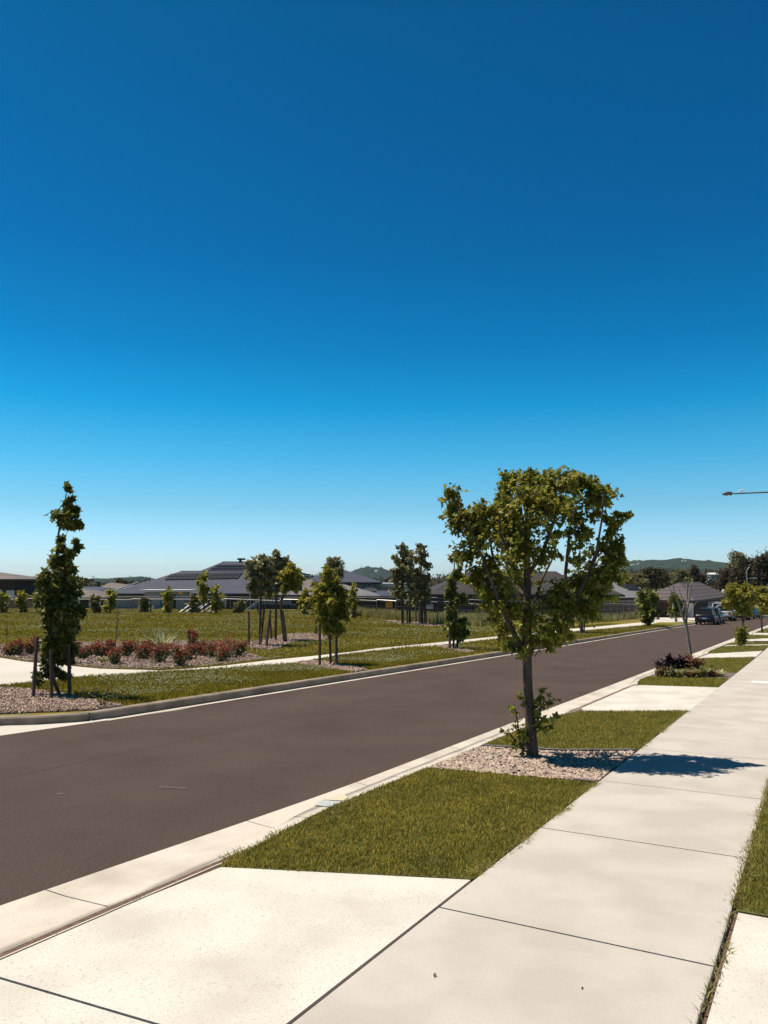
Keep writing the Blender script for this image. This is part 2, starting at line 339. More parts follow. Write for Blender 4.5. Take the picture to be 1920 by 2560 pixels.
# ---------------------------------------------------------------- leaves and trees
LEAF_MAPLE = np.array([(0, 0, 0), (.34, .1, .10), (.52, .48, .14), (.24, .52, .06), (0, 1, -.12), (-.24, .52, .06), (-.52, .48, .14), (-.34, .1, .10)])
LEAF_F = [(0, 1, 2, 3, 4), (0, 4, 5, 6, 7)]
LEAF_OVAL = np.array([(0, 0, 0), (.26, .35, .06), (.2, .75, .02), (0, 1, -.1), (-.2, .75, .02), (-.26, .35, .06)]); LEAF_OF = [(0, 1, 2, 3), (0, 3, 4, 5)]
LEAF_D = np.array([(0, 0, 0), (.36, .5, .08), (0, 1, -.06), (-.36, .5, .08)]); LEAF_DF = [(0, 1, 2), (0, 2, 3)]
def leaves(mb, P, size, kind='maple', out=None, droop=.5, g=rng, jitter=.35, wind=None):
    n = len(P); Tm, Ff = {'maple': (LEAF_MAPLE, LEAF_F), 'oval': (LEAF_OVAL, LEAF_OF), 'd': (LEAF_D, LEAF_DF)}[kind]
    d = g.normal(size=(n, 3)); d[:, 2] -= droop
    if out is not None: d += out*1.0
    if wind is not None: d += np.array(wind)
    d /= np.linalg.norm(d, axis=1)[:, None]
    up = g.normal(size=(n, 3))*.7; up[:, 2] += 1.
    X = np.cross(d, up); X /= np.linalg.norm(X, axis=1)[:, None]+1e-9; Z = np.cross(X, d)
    s = size*g.uniform(1-jitter, 1+jitter, n)
    V = (Tm[None, :, 0, None]*X[:, None]+Tm[None, :, 1, None]*d[:, None]+Tm[None, :, 2, None]*Z[:, None])*s[:, None, None]+P[:, None, :]
    mb.addmany(V, Ff)
def tree(name, label, base, blobs, trunk, size, m, bark, dep=None, group=None, kind='maple', cat='tree', spread=.9, limbs=True, dens=1., wind=None, seed=1, droop=.5, twigs=True, shape_depth=None, start=.25):
    """blobs: (px, py, rx, ry, n) in photo pixels at the tree's own depth; each becomes a real clump in 3D"""
    g = np.random.default_rng(seed); rr = random.Random(seed)
    B = base; dep = dep or B.y; k = dep/F
    th = thing(name, B, label, cat, group)
    pts = [W(px, py, dep) for px, py, r in trunk]; pts[0] = Vector((pts[0].x, B.y, B.z-.05)); rad = [r*k for _, _, r in trunk]
    tb = MB(); tb.tube(pts, rad, 8)
    leaf = MB(); cx = sum(b[0] for b in blobs)/len(blobs)
    halfw = max(abs(b[0]-cx)+b[2] for b in blobs)*k if shape_depth is None else shape_depth
    for bx, by, rx, ry, n in blobs:
        off = max(0, halfw**2-((bx-cx)*k)**2)**.5
        dy = rr.uniform(-.75, .75)*max(0, off-rx*k*.6)*spread
        c = W(bx, by, dep); c.y += dy
        a = pts[min(len(pts)-1, max(0, int(len(pts)*rr.uniform(start, .95))))]
        for q in pts:                              # limb leaves the trunk below its clump
            if q.z < c.z-abs(c.x-q.x)*.6: a = q
        rad0 = max(rad[-1], min(rad[0]*.38, rx*k*.09))
        if limbs:
            mid = a.lerp(c, .5)+Vector((0, 0, -.12*(c-a).length)); tb.tube([a, mid, c], [rad0, rad0*.65, rad0*.3], 5, False)
        nt_ = max(3, int(n/11)) if twigs else 0
        n = int(n*dens)
        D = g.normal(size=(n, 3)); D /= np.linalg.norm(D, axis=1)[:, None]
        rads = g.uniform(0, 1, n)**.42
        if twigs:                                   # gather leaves along twigs so gaps show between them
            TD = g.normal(size=(nt_, 3)); TD[:, 2] += .25; TD /= np.linalg.norm(TD, axis=1)[:, None]
            idx = g.integers(0, nt_, n); D = TD[idx]+g.normal(size=(n, 3))*.17; rads = g.uniform(.15, 1.06, n)**.65
            for q in TD:
                e = Vector((q[0]*rx*k*.9, q[1]*rx*k*.9, q[2]*ry*k*.9)); tb.tube([c, c+e], [rad0*.28, rad0*.08], 3, False)
        P = np.array(c)+D*rads[:, None]*np.array([rx*k, rx*k, ry*k])
        leaves(leaf, P, size, kind, out=D*.6, droop=droop, g=g, wind=wind)
    tb.build('trunk', bark, th, smooth=True); leaf.build('crown', m, th)
    return th
def box_thing(name, label, cat, c, size, m, rz=0, group=None, top=(1, 1)):
    o = MB().box(c, size, rz, top).build(name, m, origin=(c[0], c[1], c[2]-size[2]/2)); return tag(o, label, cat, group)
# ================================================================ THE GROUND
def terrain():
    xs = np.concatenate([np.linspace(-4000, -400, 19), np.linspace(-360, 400, 77), np.linspace(600, 4000, 15)])
    ys = np.concatenate([np.linspace(-60, 600, 111), np.linspace(640, 6500, 40)])
    V = []; Fc = []
    for y in ys:
        for x in xs:
            V.append((x, y, T(x, y)-.55+.5*sst(125, 160, y)*(1 if y > 120 else 0)))
    w = len(xs)
    for j in range(len(ys)-1):
        for i in range(w-1): Fc.append((j*w+i, j*w+i+1, (j+1)*w+i+1, (j+1)*w+i))
    tag(MB().add(V, Fc).build('ground', M['field'], origin=(0, 0, 0)), kind='structure')
terrain()
# road, one sheet with the side street and the far junction
road_pts = [UV(u, 4.65 if u > 8 else 4.65+.22*sst(8, 2, u)) for u in (-30, -6, 0, 2, 2.7, 3.4, 4, 4.6, 5.2, 5.8, 6.4, 7.1, 8, 14, 20, 40, 60, 80, 100)]+[G(1960, 1549), G(1990, 1540), G(1900, 1541.5), G(1830, 1543)]+[UV(u, 10.57) for u in (108, 90, 70, 50, 30, 12)]+[UV(9.8, 10.6), UV(9.3, 11.0), UV(8.6, 11.5), UV(8.0, 12.3), UV(7.2, 14.5), UV(6.2, 22), UV(4, 60), UV(-14, 60), UV(-30, 10)]
slab('road', road_pts, -.121, .3, M['asphalt'], res=3)
for a, b, w_ in (((392, 1965), (472, 1970), 5), ((137, 1984), (168, 1982), 4)):
    p, q = G(a[0], a[1], -.12), G(b[0], b[1], -.12); r0, r1 = G(a[0]+10, a[1]+w_, -.12), G(b[0]-6, b[1]+w_*.6, -.12)
    slab('road_scuff', [p, q, r1, r0], -.117, .003, M['scuff'], res=9)
us = list(np.arange(-30, 112, 2.))
# far side kerb, upright with a narrow gutter
KV0, KV1 = 10.86, 11.06
def kerbprof(v0, v1, top=.004): return [(v0, -.45), (v0+.0, -.02), (v0+.02, top), (v1, top), (v1+.005, -.45)]
KR = [(9.2, 10.86), (8.95, 10.98), (8.5, 11.28), (8.05, 11.8), (7.65, 12.6), (7.35, 13.7), (7.1, 15.5), (6.8, 18), (6.5, 22), (5.2, 60)]
def sweep_uv(name, path, prof, m):           # prof: (offset to the outer side, dz)
    V = []; k = len(prof); P = [np.array(p, float) for p in path]
    for i, p in enumerate(P):
        t = P[min(i+1, len(P)-1)]-P[max(0, i-1)]; t /= np.linalg.norm(t); nrm = np.array([-t[1], t[0]])
        for o, dz in prof:
            q = p+nrm*o; V.append(tuple(UV(q[0], q[1], dz)))
    Fc = []
    for i in range(len(P)-1):
        for j in range(k-1): Fc.append((i*k+j, (i+1)*k+j, (i+1)*k+j+1, i*k+j+1))
    Fc += [tuple(range(k)), tuple((len(P)-1)*k+j for j in range(k))[::-1]]
    return tag(MB().add(V, Fc).build(name, m), kind='structure')
path = [(u, KV0) for u in (112, 100, 90, 80, 70, 62, 54, 46, 40, 34, 28, 24, 20, 17, 14)]
kp = [(0, -.45), (0, -.015), (-.02, .008), (-.2, .008), (-.205, -.45)]
# kerb in cast lengths with thin gaps, following the corner return
full = path[::-1]
u = 9.25
cuts = []
while u < 110: cuts.append((u, u+2.385)); u += 2.4
mbk = MB()
def sweep_mb(mb, path, prof):
    V = []; k = len(prof); P = [np.array(p, float) for p in path]
    for i, p in enumerate(P):
        t = P[min(i+1, len(P)-1)]-P[max(0, i-1)]; t /= np.linalg.norm(t); nrm = np.array([-t[1], t[0]])
        for o, dz in prof:
            q = p+nrm*o; V.append(tuple(UV(q[0], q[1], dz)))
    Fc = []
    for i in range(len(P)-1):
        for j in range(k-1): Fc.append((i*k+j, i*k+j+1, (i+1)*k+j+1, (i+1)*k+j))
    Fc += [tuple(range(k))[::-1], tuple((len(P)-1)*k+j for j in range(k))]
    mb.add(V, Fc)
kp2 = [(0, -.45), (0, -.015), (.02, .008), (.2, .008), (.205, -.45)]
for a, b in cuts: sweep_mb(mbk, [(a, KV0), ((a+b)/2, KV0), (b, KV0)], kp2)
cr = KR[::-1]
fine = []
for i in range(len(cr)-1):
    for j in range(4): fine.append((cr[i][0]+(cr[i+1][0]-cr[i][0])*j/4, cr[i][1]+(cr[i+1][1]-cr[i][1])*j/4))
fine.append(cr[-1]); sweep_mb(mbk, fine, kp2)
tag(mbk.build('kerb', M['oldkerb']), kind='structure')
# gutter pan of the far side; it widens into a dish drain across the side street
strip('gutter', list(np.arange(9.4, 110, 1.5)), lambda u: [(10.60+(.0 if u > 12 else (12-u)*.0), -.117), (KV0+.002, -.135)], M['gutter'])
drain = [G(480, 1769.5, -.12), G(341, 1790, -.12), G(180, 1813, -.12), G(0, 1839, -.12), UV(4, 10.75), UV(-8, 10.8), UV(-8, 12.2), UV(5, 12.1), G(0, 1815, -.12), G(110, 1807, -.12), G(200, 1801, -.12), G(300, 1795, -.12), G(400, 1779, -.12)]
slab('drain', drain, -.120, .1, M['parkpath'])
# near side kerb and gutter: upright along the verges, laid over at each driveway
DR = [(-3.2, 4.6), (13.9, 18.9), (28.9, 31.9), (41.0, 44.3), (52, 55.5), (66, 70), (82, 86)]
def lay(u):
    t = 1.
    for a, b in DR: t = min(t, max(sst(b-.1, b+1.6, u), sst(a+.1, a-1.6, u) if u < a+.1 else 0) if not (a+.1 < u < b-.1) else 0)
    return t
def sst2(a, b, x): t = min(1, max(0, (x-a)/(b-a))); return t*t*(3-2*t)
def lay(u):
    t = 1.
    for a, b in DR:
        q = 0. if a <= u <= b else (sst2(0, 1.6, u-b) if u > b else sst2(0, 1.4, a-u)); t = min(t, q)
    return t
def nearprof(u):
    t = lay(u); L = lambda a, b: a+(b-a)*t
    w = 4.66 if u > 8 else 4.66+.22*sst2(8, 2, u)*1
    return [(w, -.45), (w, -.116), (w-.2, L(-.122, -.135)), (L(4.21, 4.30), L(-.112, -.145)), (L(4.14, 4.26), L(-.085, -.04)), (L(4.05, 4.22), L(-.045, .0)), (L(3.93, 4.06), L(-.012, .008)), (L(3.925, 4.055), -.45)]
gu = [-6]
ends = [3.78, 5.84, 7.66, 10.15, 12.6, 15.0, 17.4, 19.8, 22.2]+list(np.arange(24.6, 110, 2.4))
mbg = MB(); a = -6
def sweep_prof(mb, us, prof):
    V = []; k = 0
    for u in us:
        pr = prof(u); k = len(pr)
        for v, dz in pr: V.append(tuple(UV(u, v, dz)))
    Fc = []
    for i in range(len(us)-1):
        for j in range(k-1): Fc.append((i*k+j, (i+1)*k+j, (i+1)*k+j+1, i*k+j+1))
    Fc += [tuple(range(k)), tuple((len(us)-1)*k+j for j in range(k))[::-1]]
    mb.add(V, Fc)
for e in ends:
    n = max(3, int((e-a)/.25)); sweep_prof(mbg, list(np.linspace(a, e-.012, n)), nearprof); a = e
tag(mbg.build('kerb', M['gutter']), kind='structure')
# dirt line washed into the laid-over kerb
mbd = MB(); V = []
# footpath, cast panel by panel
mbp = MB(); uj = [-6, .35, 2.45, 4.56-0., 6.55, 8.56, 10.70, 12.84, 14.84, 16.9, 18.95]
uj = [-1.3, .75, 2.6, 4.56, 6.55, 8.56, 10.70, 12.84, 14.84, 16.95, 19.05, 21.2]+list(np.arange(23.3, 112, 2.08))
def shift(u): return 0
for a, b in zip(uj[:-1], uj[1:]):
    va, vb = .585, 2.165; g_ = .0085; n = 2
    wid = .25*sst2(26, 60, a)
    pts = [UV(a+g_, va), UV(b-g_, va), UV(b-g_, vb+wid), UV(a+g_, vb+wid)]
    P = [(p.x, p.y, p.z+.012) for p in pts]; c = np.mean(P, 0)
    inner = [tuple(np.array(p)+(c-np.array(p))/np.linalg.norm(c-np.array(p))*.012+np.array([0, 0, .003])) for p in P]
    base = [(p[0], p[1], p[2]-.3) for p in P]
    mbp.add(P+inner+base, [(4, 5, 6, 7)[::-1]]+[(i, (i+1) % 4, 4+(i+1) % 4, 4+i)[::-1] for i in range(4)]+[(8+i, 8+(i+1) % 4, (i+1) % 4, i)[::-1] for i in range(4)])
tag(mbp.build('footpath', M['concrete']), kind='structure')
# soil bed under every joint on the near side
slab('soil', [UV(-8, -.3), UV(112, -.3), UV(112, 4.08), UV(-8, 4.0)], -.02, .2, M['joint'], res=4)
# driveways
def drive(pts, m='drive', dz=.002): slab('driveway', pts, dz, .25, M[m], res=.7)
drive([UV(2.75, 2.20), UV(2.62, 3.885), UV(-6, 3.885), UV(-6, 2.20)][::-1])
drive([UV(2.768, 2.20), UV(5.13, 2.20), UV(4.47, 3.85), UV(3.82, 3.885), UV(2.638, 3.885)])
drive([UV(14.84, 2.175), UV(19.29, 2.175), UV(18.86, 3.80), UV(18.6, 3.90), UV(14.2, 3.90), UV(13.85, 3.74)])
drive([UV(30.62, 2.22), UV(34.86, 2.25), UV(31.78, 3.85), UV(28.86, 3.92)])
drive([UV(39.63, 2.3), UV(40.6, 2.3), UV(38.7, 3.98), UV(37.5, 3.98)])
drive([UV(43.7, 2.35), UV(48.4, 2.4), UV(44.6, 3.95), UV(41, 3.95)])
drive([UV(52, 2.4), UV(56.3, 2.4), UV(55.5, 3.95), UV(52, 3.95)])
drive([UV(66, 2.4), UV(70.3, 2.4), UV(70, 3.95), UV(66, 3.95)])
drive([UV(-2, -4), UV(5.43, -4), UV(5.43, .545), UV(-2, .56)])
# verge lawns
LAWNS = [[(4.5, 3.90), (4.47, 3.86), (5.15, 2.19), (8.45, 2.19), (8.19, 4.05), (6.3, 4.06), (5.3, 3.98)],
         [(9.82, 4.05), (10.0, 2.98), (10.52, 2.19), (14.82, 2.19), (13.83, 3.72), (13.2, 3.96), (12, 4.05)],
         [(18.88, 3.8), (19.31, 2.19), (21.62, 2.19), (21.0, 4.05), (20, 4.05), (19.3, 3.95)],
         [(23.5, 3.6), (23.6, 2.19), (30.6, 2.22), (28.84, 3.92), (27, 4.05), (24.6, 4.05)],
         [(31.8, 3.87), (34.88, 2.25), (39.6, 2.3), (37.5, 4.02), (33.3, 4.05), (32.3, 3.98)],
         [(38.72, 4.05), (40.62, 2.3), (43.68, 2.35), (41, 3.98), (40, 4.05)],
         [(44.6, 4.0), (48.42, 2.4), (52, 2.4), (52, 4.0), (50, 4.05), (46, 4.05)],
         [(55.5, 4.0), (56.3, 2.4), (66, 2.4), (66, 4.0), (60, 4.05)], [(70, 4.0), (70.3, 2.4), (110, 2.4), (110, 4.05)]]
for i, L in enumerate(LAWNS):
    P = [UV(*q) for q in L]; o = slab('verge_soil', P, .002, .25, M['lawn'])
    n = [46000, 30000, 7000, 9000, 5000, 3000, 3000, 2500, 0][i]
    if n:
        P2 = [(p.x, p.y) for p in P]; x, y = sample(P2, n)
        blades('grass', x, y, 0, .036 if i < 2 else .045, .0068 if i < 2 else .010, M['blade'], .8)
# lot lawn right of the footpath
RL = [UV(5.46, .56), UV(5.46, -5), UV(60, -5), UV(60, .56)]
slab('lot_soil', RL, .002, .25, M['lawn'], res=3)
P2 = [tuple(p)[:2] for p in (UV(5.48, .60), UV(5.48, -.5), UV(9.6, -.5), UV(9.6, .62))]
x, y = sample(P2, 22000); blades('grass', x, y, 0, .045, .0055, M['blade'], .7)
# dry runners creeping over the slab edges, and weeds rooted in the joints
def fringe(u0, u1, va, vb, n, m='straw', h=.03, w=.006):
    u = rng.uniform(u0, u1, n); v = rng.uniform(va, vb, n)+.02*np.sin(u*5)+rng.normal(size=n)*.008; k = rng.uniform(0, 1, n) < .35+.65*(np.sin(u*3.1)+np.sin(u*7.3) > -.3)
    x = SU[0]*u+SV[0]*v; y = SU[1]*u+SV[1]*v; blades('grass', x[k], y[k], 0, h, w, M[m], 1.6)
fringe(5.2, 8.4, 2.15, 2.24, 2600); fringe(10.55, 14.8, 2.14, 2.22, 1500); fringe(5.5, 12, .53, .62, 3400); fringe(3.2, 5.4, .55, .58, 350, h=.035); fringe(4.6, 7, 3.86, 4.02, 1200); fringe(5.2, 8.4, 2.14, 2.24, 1500, 'blade', .035); fringe(0, 4.4, 3.89, 3.92, 60, h=.02)
# pebble bed
PB = [UV(8.22, 4.05), UV(8.47, 2.19), UV(10.46, 2.19), UV(9.95, 2.98), UV(9.76, 4.05)]
slab('pebble_soil', PB, -.006, .2, M['soil'])
def ico():
    t = (1+5**.5)/2; v = np.array([(-1, t, 0), (1, t, 0), (-1, -t, 0), (1, -t, 0), (0, -1, t), (0, 1, t), (0, -1, -t), (0, 1, -t), (t, 0, -1), (t, 0, 1), (-t, 0, -1), (-t, 0, 1)]); v /= np.linalg.norm(v[0])
    f = [(0, 11, 5), (0, 5, 1), (0, 1, 7), (0, 7, 10), (0, 10, 11), (1, 5, 9), (5, 11, 4), (11, 10, 2), (10, 7, 6), (7, 1, 8), (3, 9, 4), (3, 4, 2), (3, 2, 6), (3, 6, 8), (3, 8, 9), (4, 9, 5), (2, 4, 11), (6, 2, 10), (8, 6, 7), (9, 8, 1)]
    return v, f
IV, IF = ico()
def ico2():
    V = [tuple(v) for v in IV]; F2 = []; mid = {}
    def m_(a, b):
        k = (min(a, b), max(a, b))
        if k not in mid: p = (np.array(V[a])+np.array(V[b]))/2; mid[k] = len(V); V.append(tuple(p/np.linalg.norm(p)))
        return mid[k]
    for a, b, c in IF:
        ab, bc, ca = m_(a, b), m_(b, c), m_(c, a); F2 += [(a, ab, ca), (b, bc, ab), (c, ca, bc), (ab, bc, ca)]
    return np.array(V), F2
IV2, IF2 = ico2()
def stones(name, poly, n, size, m, dz, flat=.55, tmpl=(IV, IF), kind='stuff', smooth=True):
    x, y = sample([tuple(p)[:2] for p in poly], n); z = Tn(x, y)+dz; TV, TF = tmpl
    s = np.stack([size*rng.uniform(.6, 1.35, n), size*rng.uniform(.45, .9, n), size*flat*rng.uniform(.5, .9, n)], 1)
    a = rng.uniform(0, np.pi*2, n); V = TV[None]*s[:, None, :]*(1+rng.normal(size=(n, len(TV), 1))*.07)
    ti = rng.normal(size=n)*.35; V2 = V.copy(); V2[:, :, 2] = V[:, :, 2]*np.cos(ti)[:, None]+V[:, :, 0]*np.sin(ti)[:, None]; V2[:, :, 0] = V[:, :, 0]*np.cos(ti)[:, None]-V[:, :, 2]*np.sin(ti)[:, None]
    c, sn = np.cos(a)[:, None], np.sin(a)[:, None]
    V = np.stack([V2[:, :, 0]*c-V2[:, :, 1]*sn+x[:, None], V2[:, :, 0]*sn+V2[:, :, 1]*c+y[:, None], V2[:, :, 2]+z[:, None]], 2)
    o = MB().addmany(V, TF).build(name, m, smooth=smooth); tag(o, kind=kind); return o
stones('pebbles', PB, 3600, .026, M['pebble'], .008, .6, (IV2, IF2))
# edging strips of the pebble bed: things one can lift out
def edging(name, label, a, b, w=.055, h=.03, n=6):
    a = UV(*a); b = UV(*b); d = (b-a); d.z = 0; d.normalize(); s = Vector((-d.y, d.x, 0))*w/2; mb = MB(); V = []
    for i in range(n+1):
        p = a.lerp(b, i/n); z = T(p.x, p.y)
        for q, zz in ((p-s, z-.08), (p-s*.9, z+h), (p+s*.9, z+h), (p+s, z-.08)): V.append((q.x, q.y, zz))
    Fc = [(i*4+j, i*4+j+1, i*4+5+j, i*4+4+j)[::-1] for i in range(n) for j in range(3)]+[(0, 1, 2, 3), (n*4+3, n*4+2, n*4+1, n*4)]
    tag(mb.add(V, Fc).build(name, M['edging']), label, 'edging')
edging('garden_edging', 'long grey edging board along the far side of the pebble bed behind the maple', (9.79, 4.02), (10.02, 2.98))
edging('garden_edging', 'grey edging board in shade between pebbles and lawn, ending at the footpath', (10.03, 2.97), (10.5, 2.21))
edging('garden_edging', 'short grey edging piece at near corner of the pebble bed by the footpath', (8.44, 2.42), (8.46, 2.2), n=2)
# faded survey paint on the kerb
def decal(name, p, m, dz=.006):
    o = slab(name, [Vector((q.x, q.y, 0)) for q in p], dz, .004, m); return o
tag(decal('kerb_paint', [G(785, 2013, .01), G(805, 2001, .01), G(856, 2004, .01), G(828, 2018, .01)], M['bluepaint'], .013), kind='structure')
tag(decal('kerb_paint', [G(808, 2000, .01), G(850, 1984, .01), G(872, 1992, .01), G(860, 2002, .01)], M['yellow'], .013), kind='structure')
# utility lid
pl = [G(1870, 1709), G(1925, 1709), G(1925, 1702.5), G(1875, 1702.5)]
th_o = slab('utility_lid', [UV(20.62, 1.62), UV(21.2, 1.62), UV(21.2, 1.12), UV(20.62, 1.12)], .022, .05, M['white'], kind=None); tag(th_o, 'white rectangular utility pit lid set in the footpath at right', 'pit lid')
# fallen leaves on the footpath
for i, (px, py, lab) in enumerate([(1083, 2437, 'largest dry brown leaf lying on the near footpath panel'), (1455, 2473, 'small dark leaf bit to the right of the large dry leaf on the near panel'), (1163, 2232, 'curled leaf on the footpath close to the driveway corner')]):
    p = G(px, py, .018); mb = MB(); leaves(mb, np.array([tuple(p)]*(3 if i == 0 else 1)), .035 if i == 0 else .02, 'oval', g=np.random.default_rng(i))
    Vv = mb.v[0]; Vv[:, 2] = p.z+abs(Vv[:, 2]-p.z)*.3
    tag(mb.build('fallen_leaf', M['stake'], origin=tuple(p)), lab, 'leaf')
# ================================================================ THE PARK SIDE
def G2(px, py, dz=0): p = G(px, py, dz); return p
LB = KV1+.002
def lawnstrip():
    inner = [(6.6, 22.), (6.85, 18.2), (7.15, 15.7), (7.42, 13.85), (7.72, 12.8), (8.13, 11.97), (8.56, 11.46), (9.02, 11.18), (9.3, 11.07)]
    us = [a for a, b in inner]+list(np.linspace(10, 150, 141)); vv = dict(inner); V = []
    nn = 60
    for u in us:
        v0 = vv.get(u, LB)
        for k in range(nn+1):
            v = v0+(150-v0)*(k/nn)**1.7; V.append(tuple(UV(u, v, 0)))
    Fc = []
    for i in range(len(us)-1):
        for k in range(nn): j = i*(nn+1)+k; Fc.append((j, j+nn+1, j+nn+2, j+1))
    k = nn+1
    o = MB().add(V, Fc).build('park_lawn', M['park'], origin=(0, 0, 0)); tag(o, kind='structure')
lawnstrip()
up = [(-60, 1640), (0, 1645), (60, 1655), (150, 1663), (250, 1673), (400, 1677), (472, 1672.6), (560, 1665), (675, 1651), (780, 1641), (880, 1630), (946, 1621), (1053, 1611), (1180, 1598), (1268, 1589), (1398, 1575), (1500, 1566), (1600, 1556.5), (1632, 1547), (1660, 1541)]
lo = [(1745, 1556), (1700, 1556), (1650, 1556), (1600, 1565), (1500, 1574), (1275, 1594), (1180, 1605), (1088, 1616.5), (1024, 1618), (845, 1640), (773, 1654), (709.5, 1662), (556, 1674), (400, 1681), (300, 1690), (180, 1697), (110, 1706), (60, 1712), (0, 1717), (-60, 1722)]
slab('park_path', [G(*p) for p in up+lo], .012, .2, M['parkpath'], res=1.)
# flower bed and tree beds of wood chip
BEDS = {'bed': [(-40, 1612), (20, 1613), (120, 1606), (200, 1606), (330, 1606), (450, 1603), (560, 1606), (625, 1636), (660, 1646), (672, 1649), (560, 1663), (472, 1671), (400, 1675), (250, 1671), (150, 1661), (60, 1653), (0, 1643), (-40, 1638)],
        'corner': [(-60, 1722), (0, 1722), (60, 1724), (150, 1735), (230, 1751), (335, 1769), (280, 1773), (230, 1776.5), (120, 1781.5), (0, 1786), (-60, 1790)],
        'a': [(598, 1614), (620, 1607), (680, 1598), (700, 1588), (760, 1584), (800, 1586), (826, 1592), (812, 1602), (770, 1602), (735, 1606), (716, 1613), (700, 1622), (672, 1626), (630, 1622)],
        'b': [(735, 1661), (760, 1655), (800, 1655), (840, 1661), (880, 1668), (945, 1678), (905, 1683), (860, 1679), (790, 1670)],
        'c': [(1083, 1615.5), (1120, 1616), (1160, 1624), (1185, 1631), (1165, 1633), (1120, 1624)],
        'd': [(958, 1552), (1000, 1552), (1060, 1558), (1110, 1564), (1085, 1568), (1030, 1563), (990, 1559)]}
def vedge(u):
    pts = [(6.6, 22.), (6.85, 18.2), (7.15, 15.7), (7.42, 13.85), (7.72, 12.8), (8.13, 11.97), (8.56, 11.46), (9.02, 11.18), (9.3, 11.07), (20, 11.07)]
    return float(np.interp(u, [a for a, b in pts], [b for a, b in pts]))+.01
def chips(name, poly, n, size, dz=.01):
    x, y = sample([tuple(p)[:2] for p in poly], n); z = Tn(x, y)+dz+rng.uniform(0, size*.3, n)
    Tb = np.array([(-1, -.35, 0), (1, -.28, 0), (.9, .35, 0), (-.9, .3, 0), (-.8, -.3, .28), (.9, -.2, .3), (.8, .3, .25), (-.8, .25, .3)])
    s = size*rng.uniform(.45, 1.3, n); a = rng.uniform(0, 2*np.pi, n); b = rng.normal(size=n)*.4
    V = Tb[None]*s[:, None, None]; X = V[:, :, 0]*np.cos(b)[:, None]-V[:, :, 2]*np.sin(b)[:, None]; Z = V[:, :, 0]*np.sin(b)[:, None]+V[:, :, 2]*np.cos(b)[:, None]
    c, sn = np.cos(a)[:, None], np.sin(a)[:, None]
    V = np.stack([X*c-V[:, :, 1]*sn+x[:, None], X*sn+V[:, :, 1]*c+y[:, None], Z+z[:, None]], 2)
    tag(MB().addmany(V, [(4, 5, 6, 7), (0, 1, 5, 4), (1, 2, 6, 5), (2, 3, 7, 6), (3, 0, 4, 7)]).build(name, M['mulch']), kind='stuff')
for k, n, s in (('bed', 12000, .05), ('corner', 7000, .035), ('a', 4500, .06), ('b', 3500, .05), ('c', 1500, .05), ('d', 900, .09)):
    P = [(lambda q: UV(*( (lambda a: (a[0], max(a[1], vedge(a[0])))) (touv(q)) )))(G(*p)) for p in BEDS[k]]; slab('mulch_bed', P, .018, .2, M['mulchbase'], res=1.); chips('wood_chips', P, n, s, .02)
bedpolys = [[tuple(G(*p))[:2] for p in v] for v in BEDS.values()]+[[tuple(G(*p))[:2] for p in up+lo]]
def clear(x, y):
    k = np.ones(len(x), bool)
    for b in bedpolys: k &= ~inpoly(x, y, b)
    return k
def uvsample(n, u0, u1, v0, v1):
    u = rng.uniform(u0, u1, n); v = rng.uniform(v0, v1, n); x = SU[0]*u+SV[0]*v; y = SU[1]*u+SV[1]*v
    k = clear(x, y) & (abs(x) < y*.56+1.5); k &= ~((u < 9.4) & (v < 11.2+(9.4-u)*1.6)); return x[k], y[k]
x, y = uvsample(130000, 7.2, 26, LB+.03, 16.2); blades('grass', x, y, 0, .075, .012, M['blade2'], .6)
x, y = uvsample(50000, 26, 70, LB+.03, 17); blades('grass', x, y, 0, .09, .022, M['blade2'], .6)
# open lawn: tuft density falls with distance, drawn in polar coordinates about the street corner
n = 230000; yy = 17+73*rng.uniform(0, 1, n)**1.25; xx = rng.uniform(-.53, .25, n)*yy; u_ = xx*SU[0]+yy*SU[1]; v_ = xx*SV[0]+yy*SV[1]
k = clear(xx, yy) & (v_ > 15.5) & (u_ > 8.5) & ~((v_ < 21.5) & (u_ > 58)); xx, yy = xx[k], yy[k]; near = yy < 40
blades('grass', xx[near], yy[near], 0, .085, .022, M['blade2'], .6); blades('grass', xx[~near], yy[~near], 0, .10, .055, M['blade2'], .6)
# clover heads
def clover(x, y, s):
    n = len(x); z = Tn(x, y)+rng.uniform(.05, .10, n); V = IV[None]*(s*rng.uniform(.6, 1.2, n))[:, None, None]+np.stack([x, y, z], 1)[:, None]
    tag(MB().addmany(V, IF).build('clover_flowers', M['clover']), kind='stuff')
def patchy(x, y, f, th):
    q = np.sin(x*f+1.3*np.sin(y*f*.7))+np.sin(y*f*1.6+x*f*.4+2)+rng.normal(size=len(x))*.45; return q > th
x, y = uvsample(9000, 9.4, 24, 11.6, 16); k = patchy(x, y, 1.1, .1); clover(x[k], y[k], .016)
x, y = uvsample(3500, 24, 60, 11.6, 16); k = patchy(x, y, .8, .4); clover(x[k], y[k], .022)
n = 26000; yy = 19+70*rng.uniform(0, 1, n)**1.1; xx = rng.uniform(-.52, .22, n)*yy; u_ = xx*SU[0]+yy*SU[1]; v_ = xx*SV[0]+yy*SV[1]
k = clear(xx, yy) & (v_ > 16.5) & patchy(xx, yy, .45, -.1) & ~((v_ < 21.5) & (u_ > 58)); xx, yy = xx[k], yy[k]; nr = yy < 45
clover(xx[nr], yy[nr], .022); clover(xx[~nr], yy[~nr], .034)
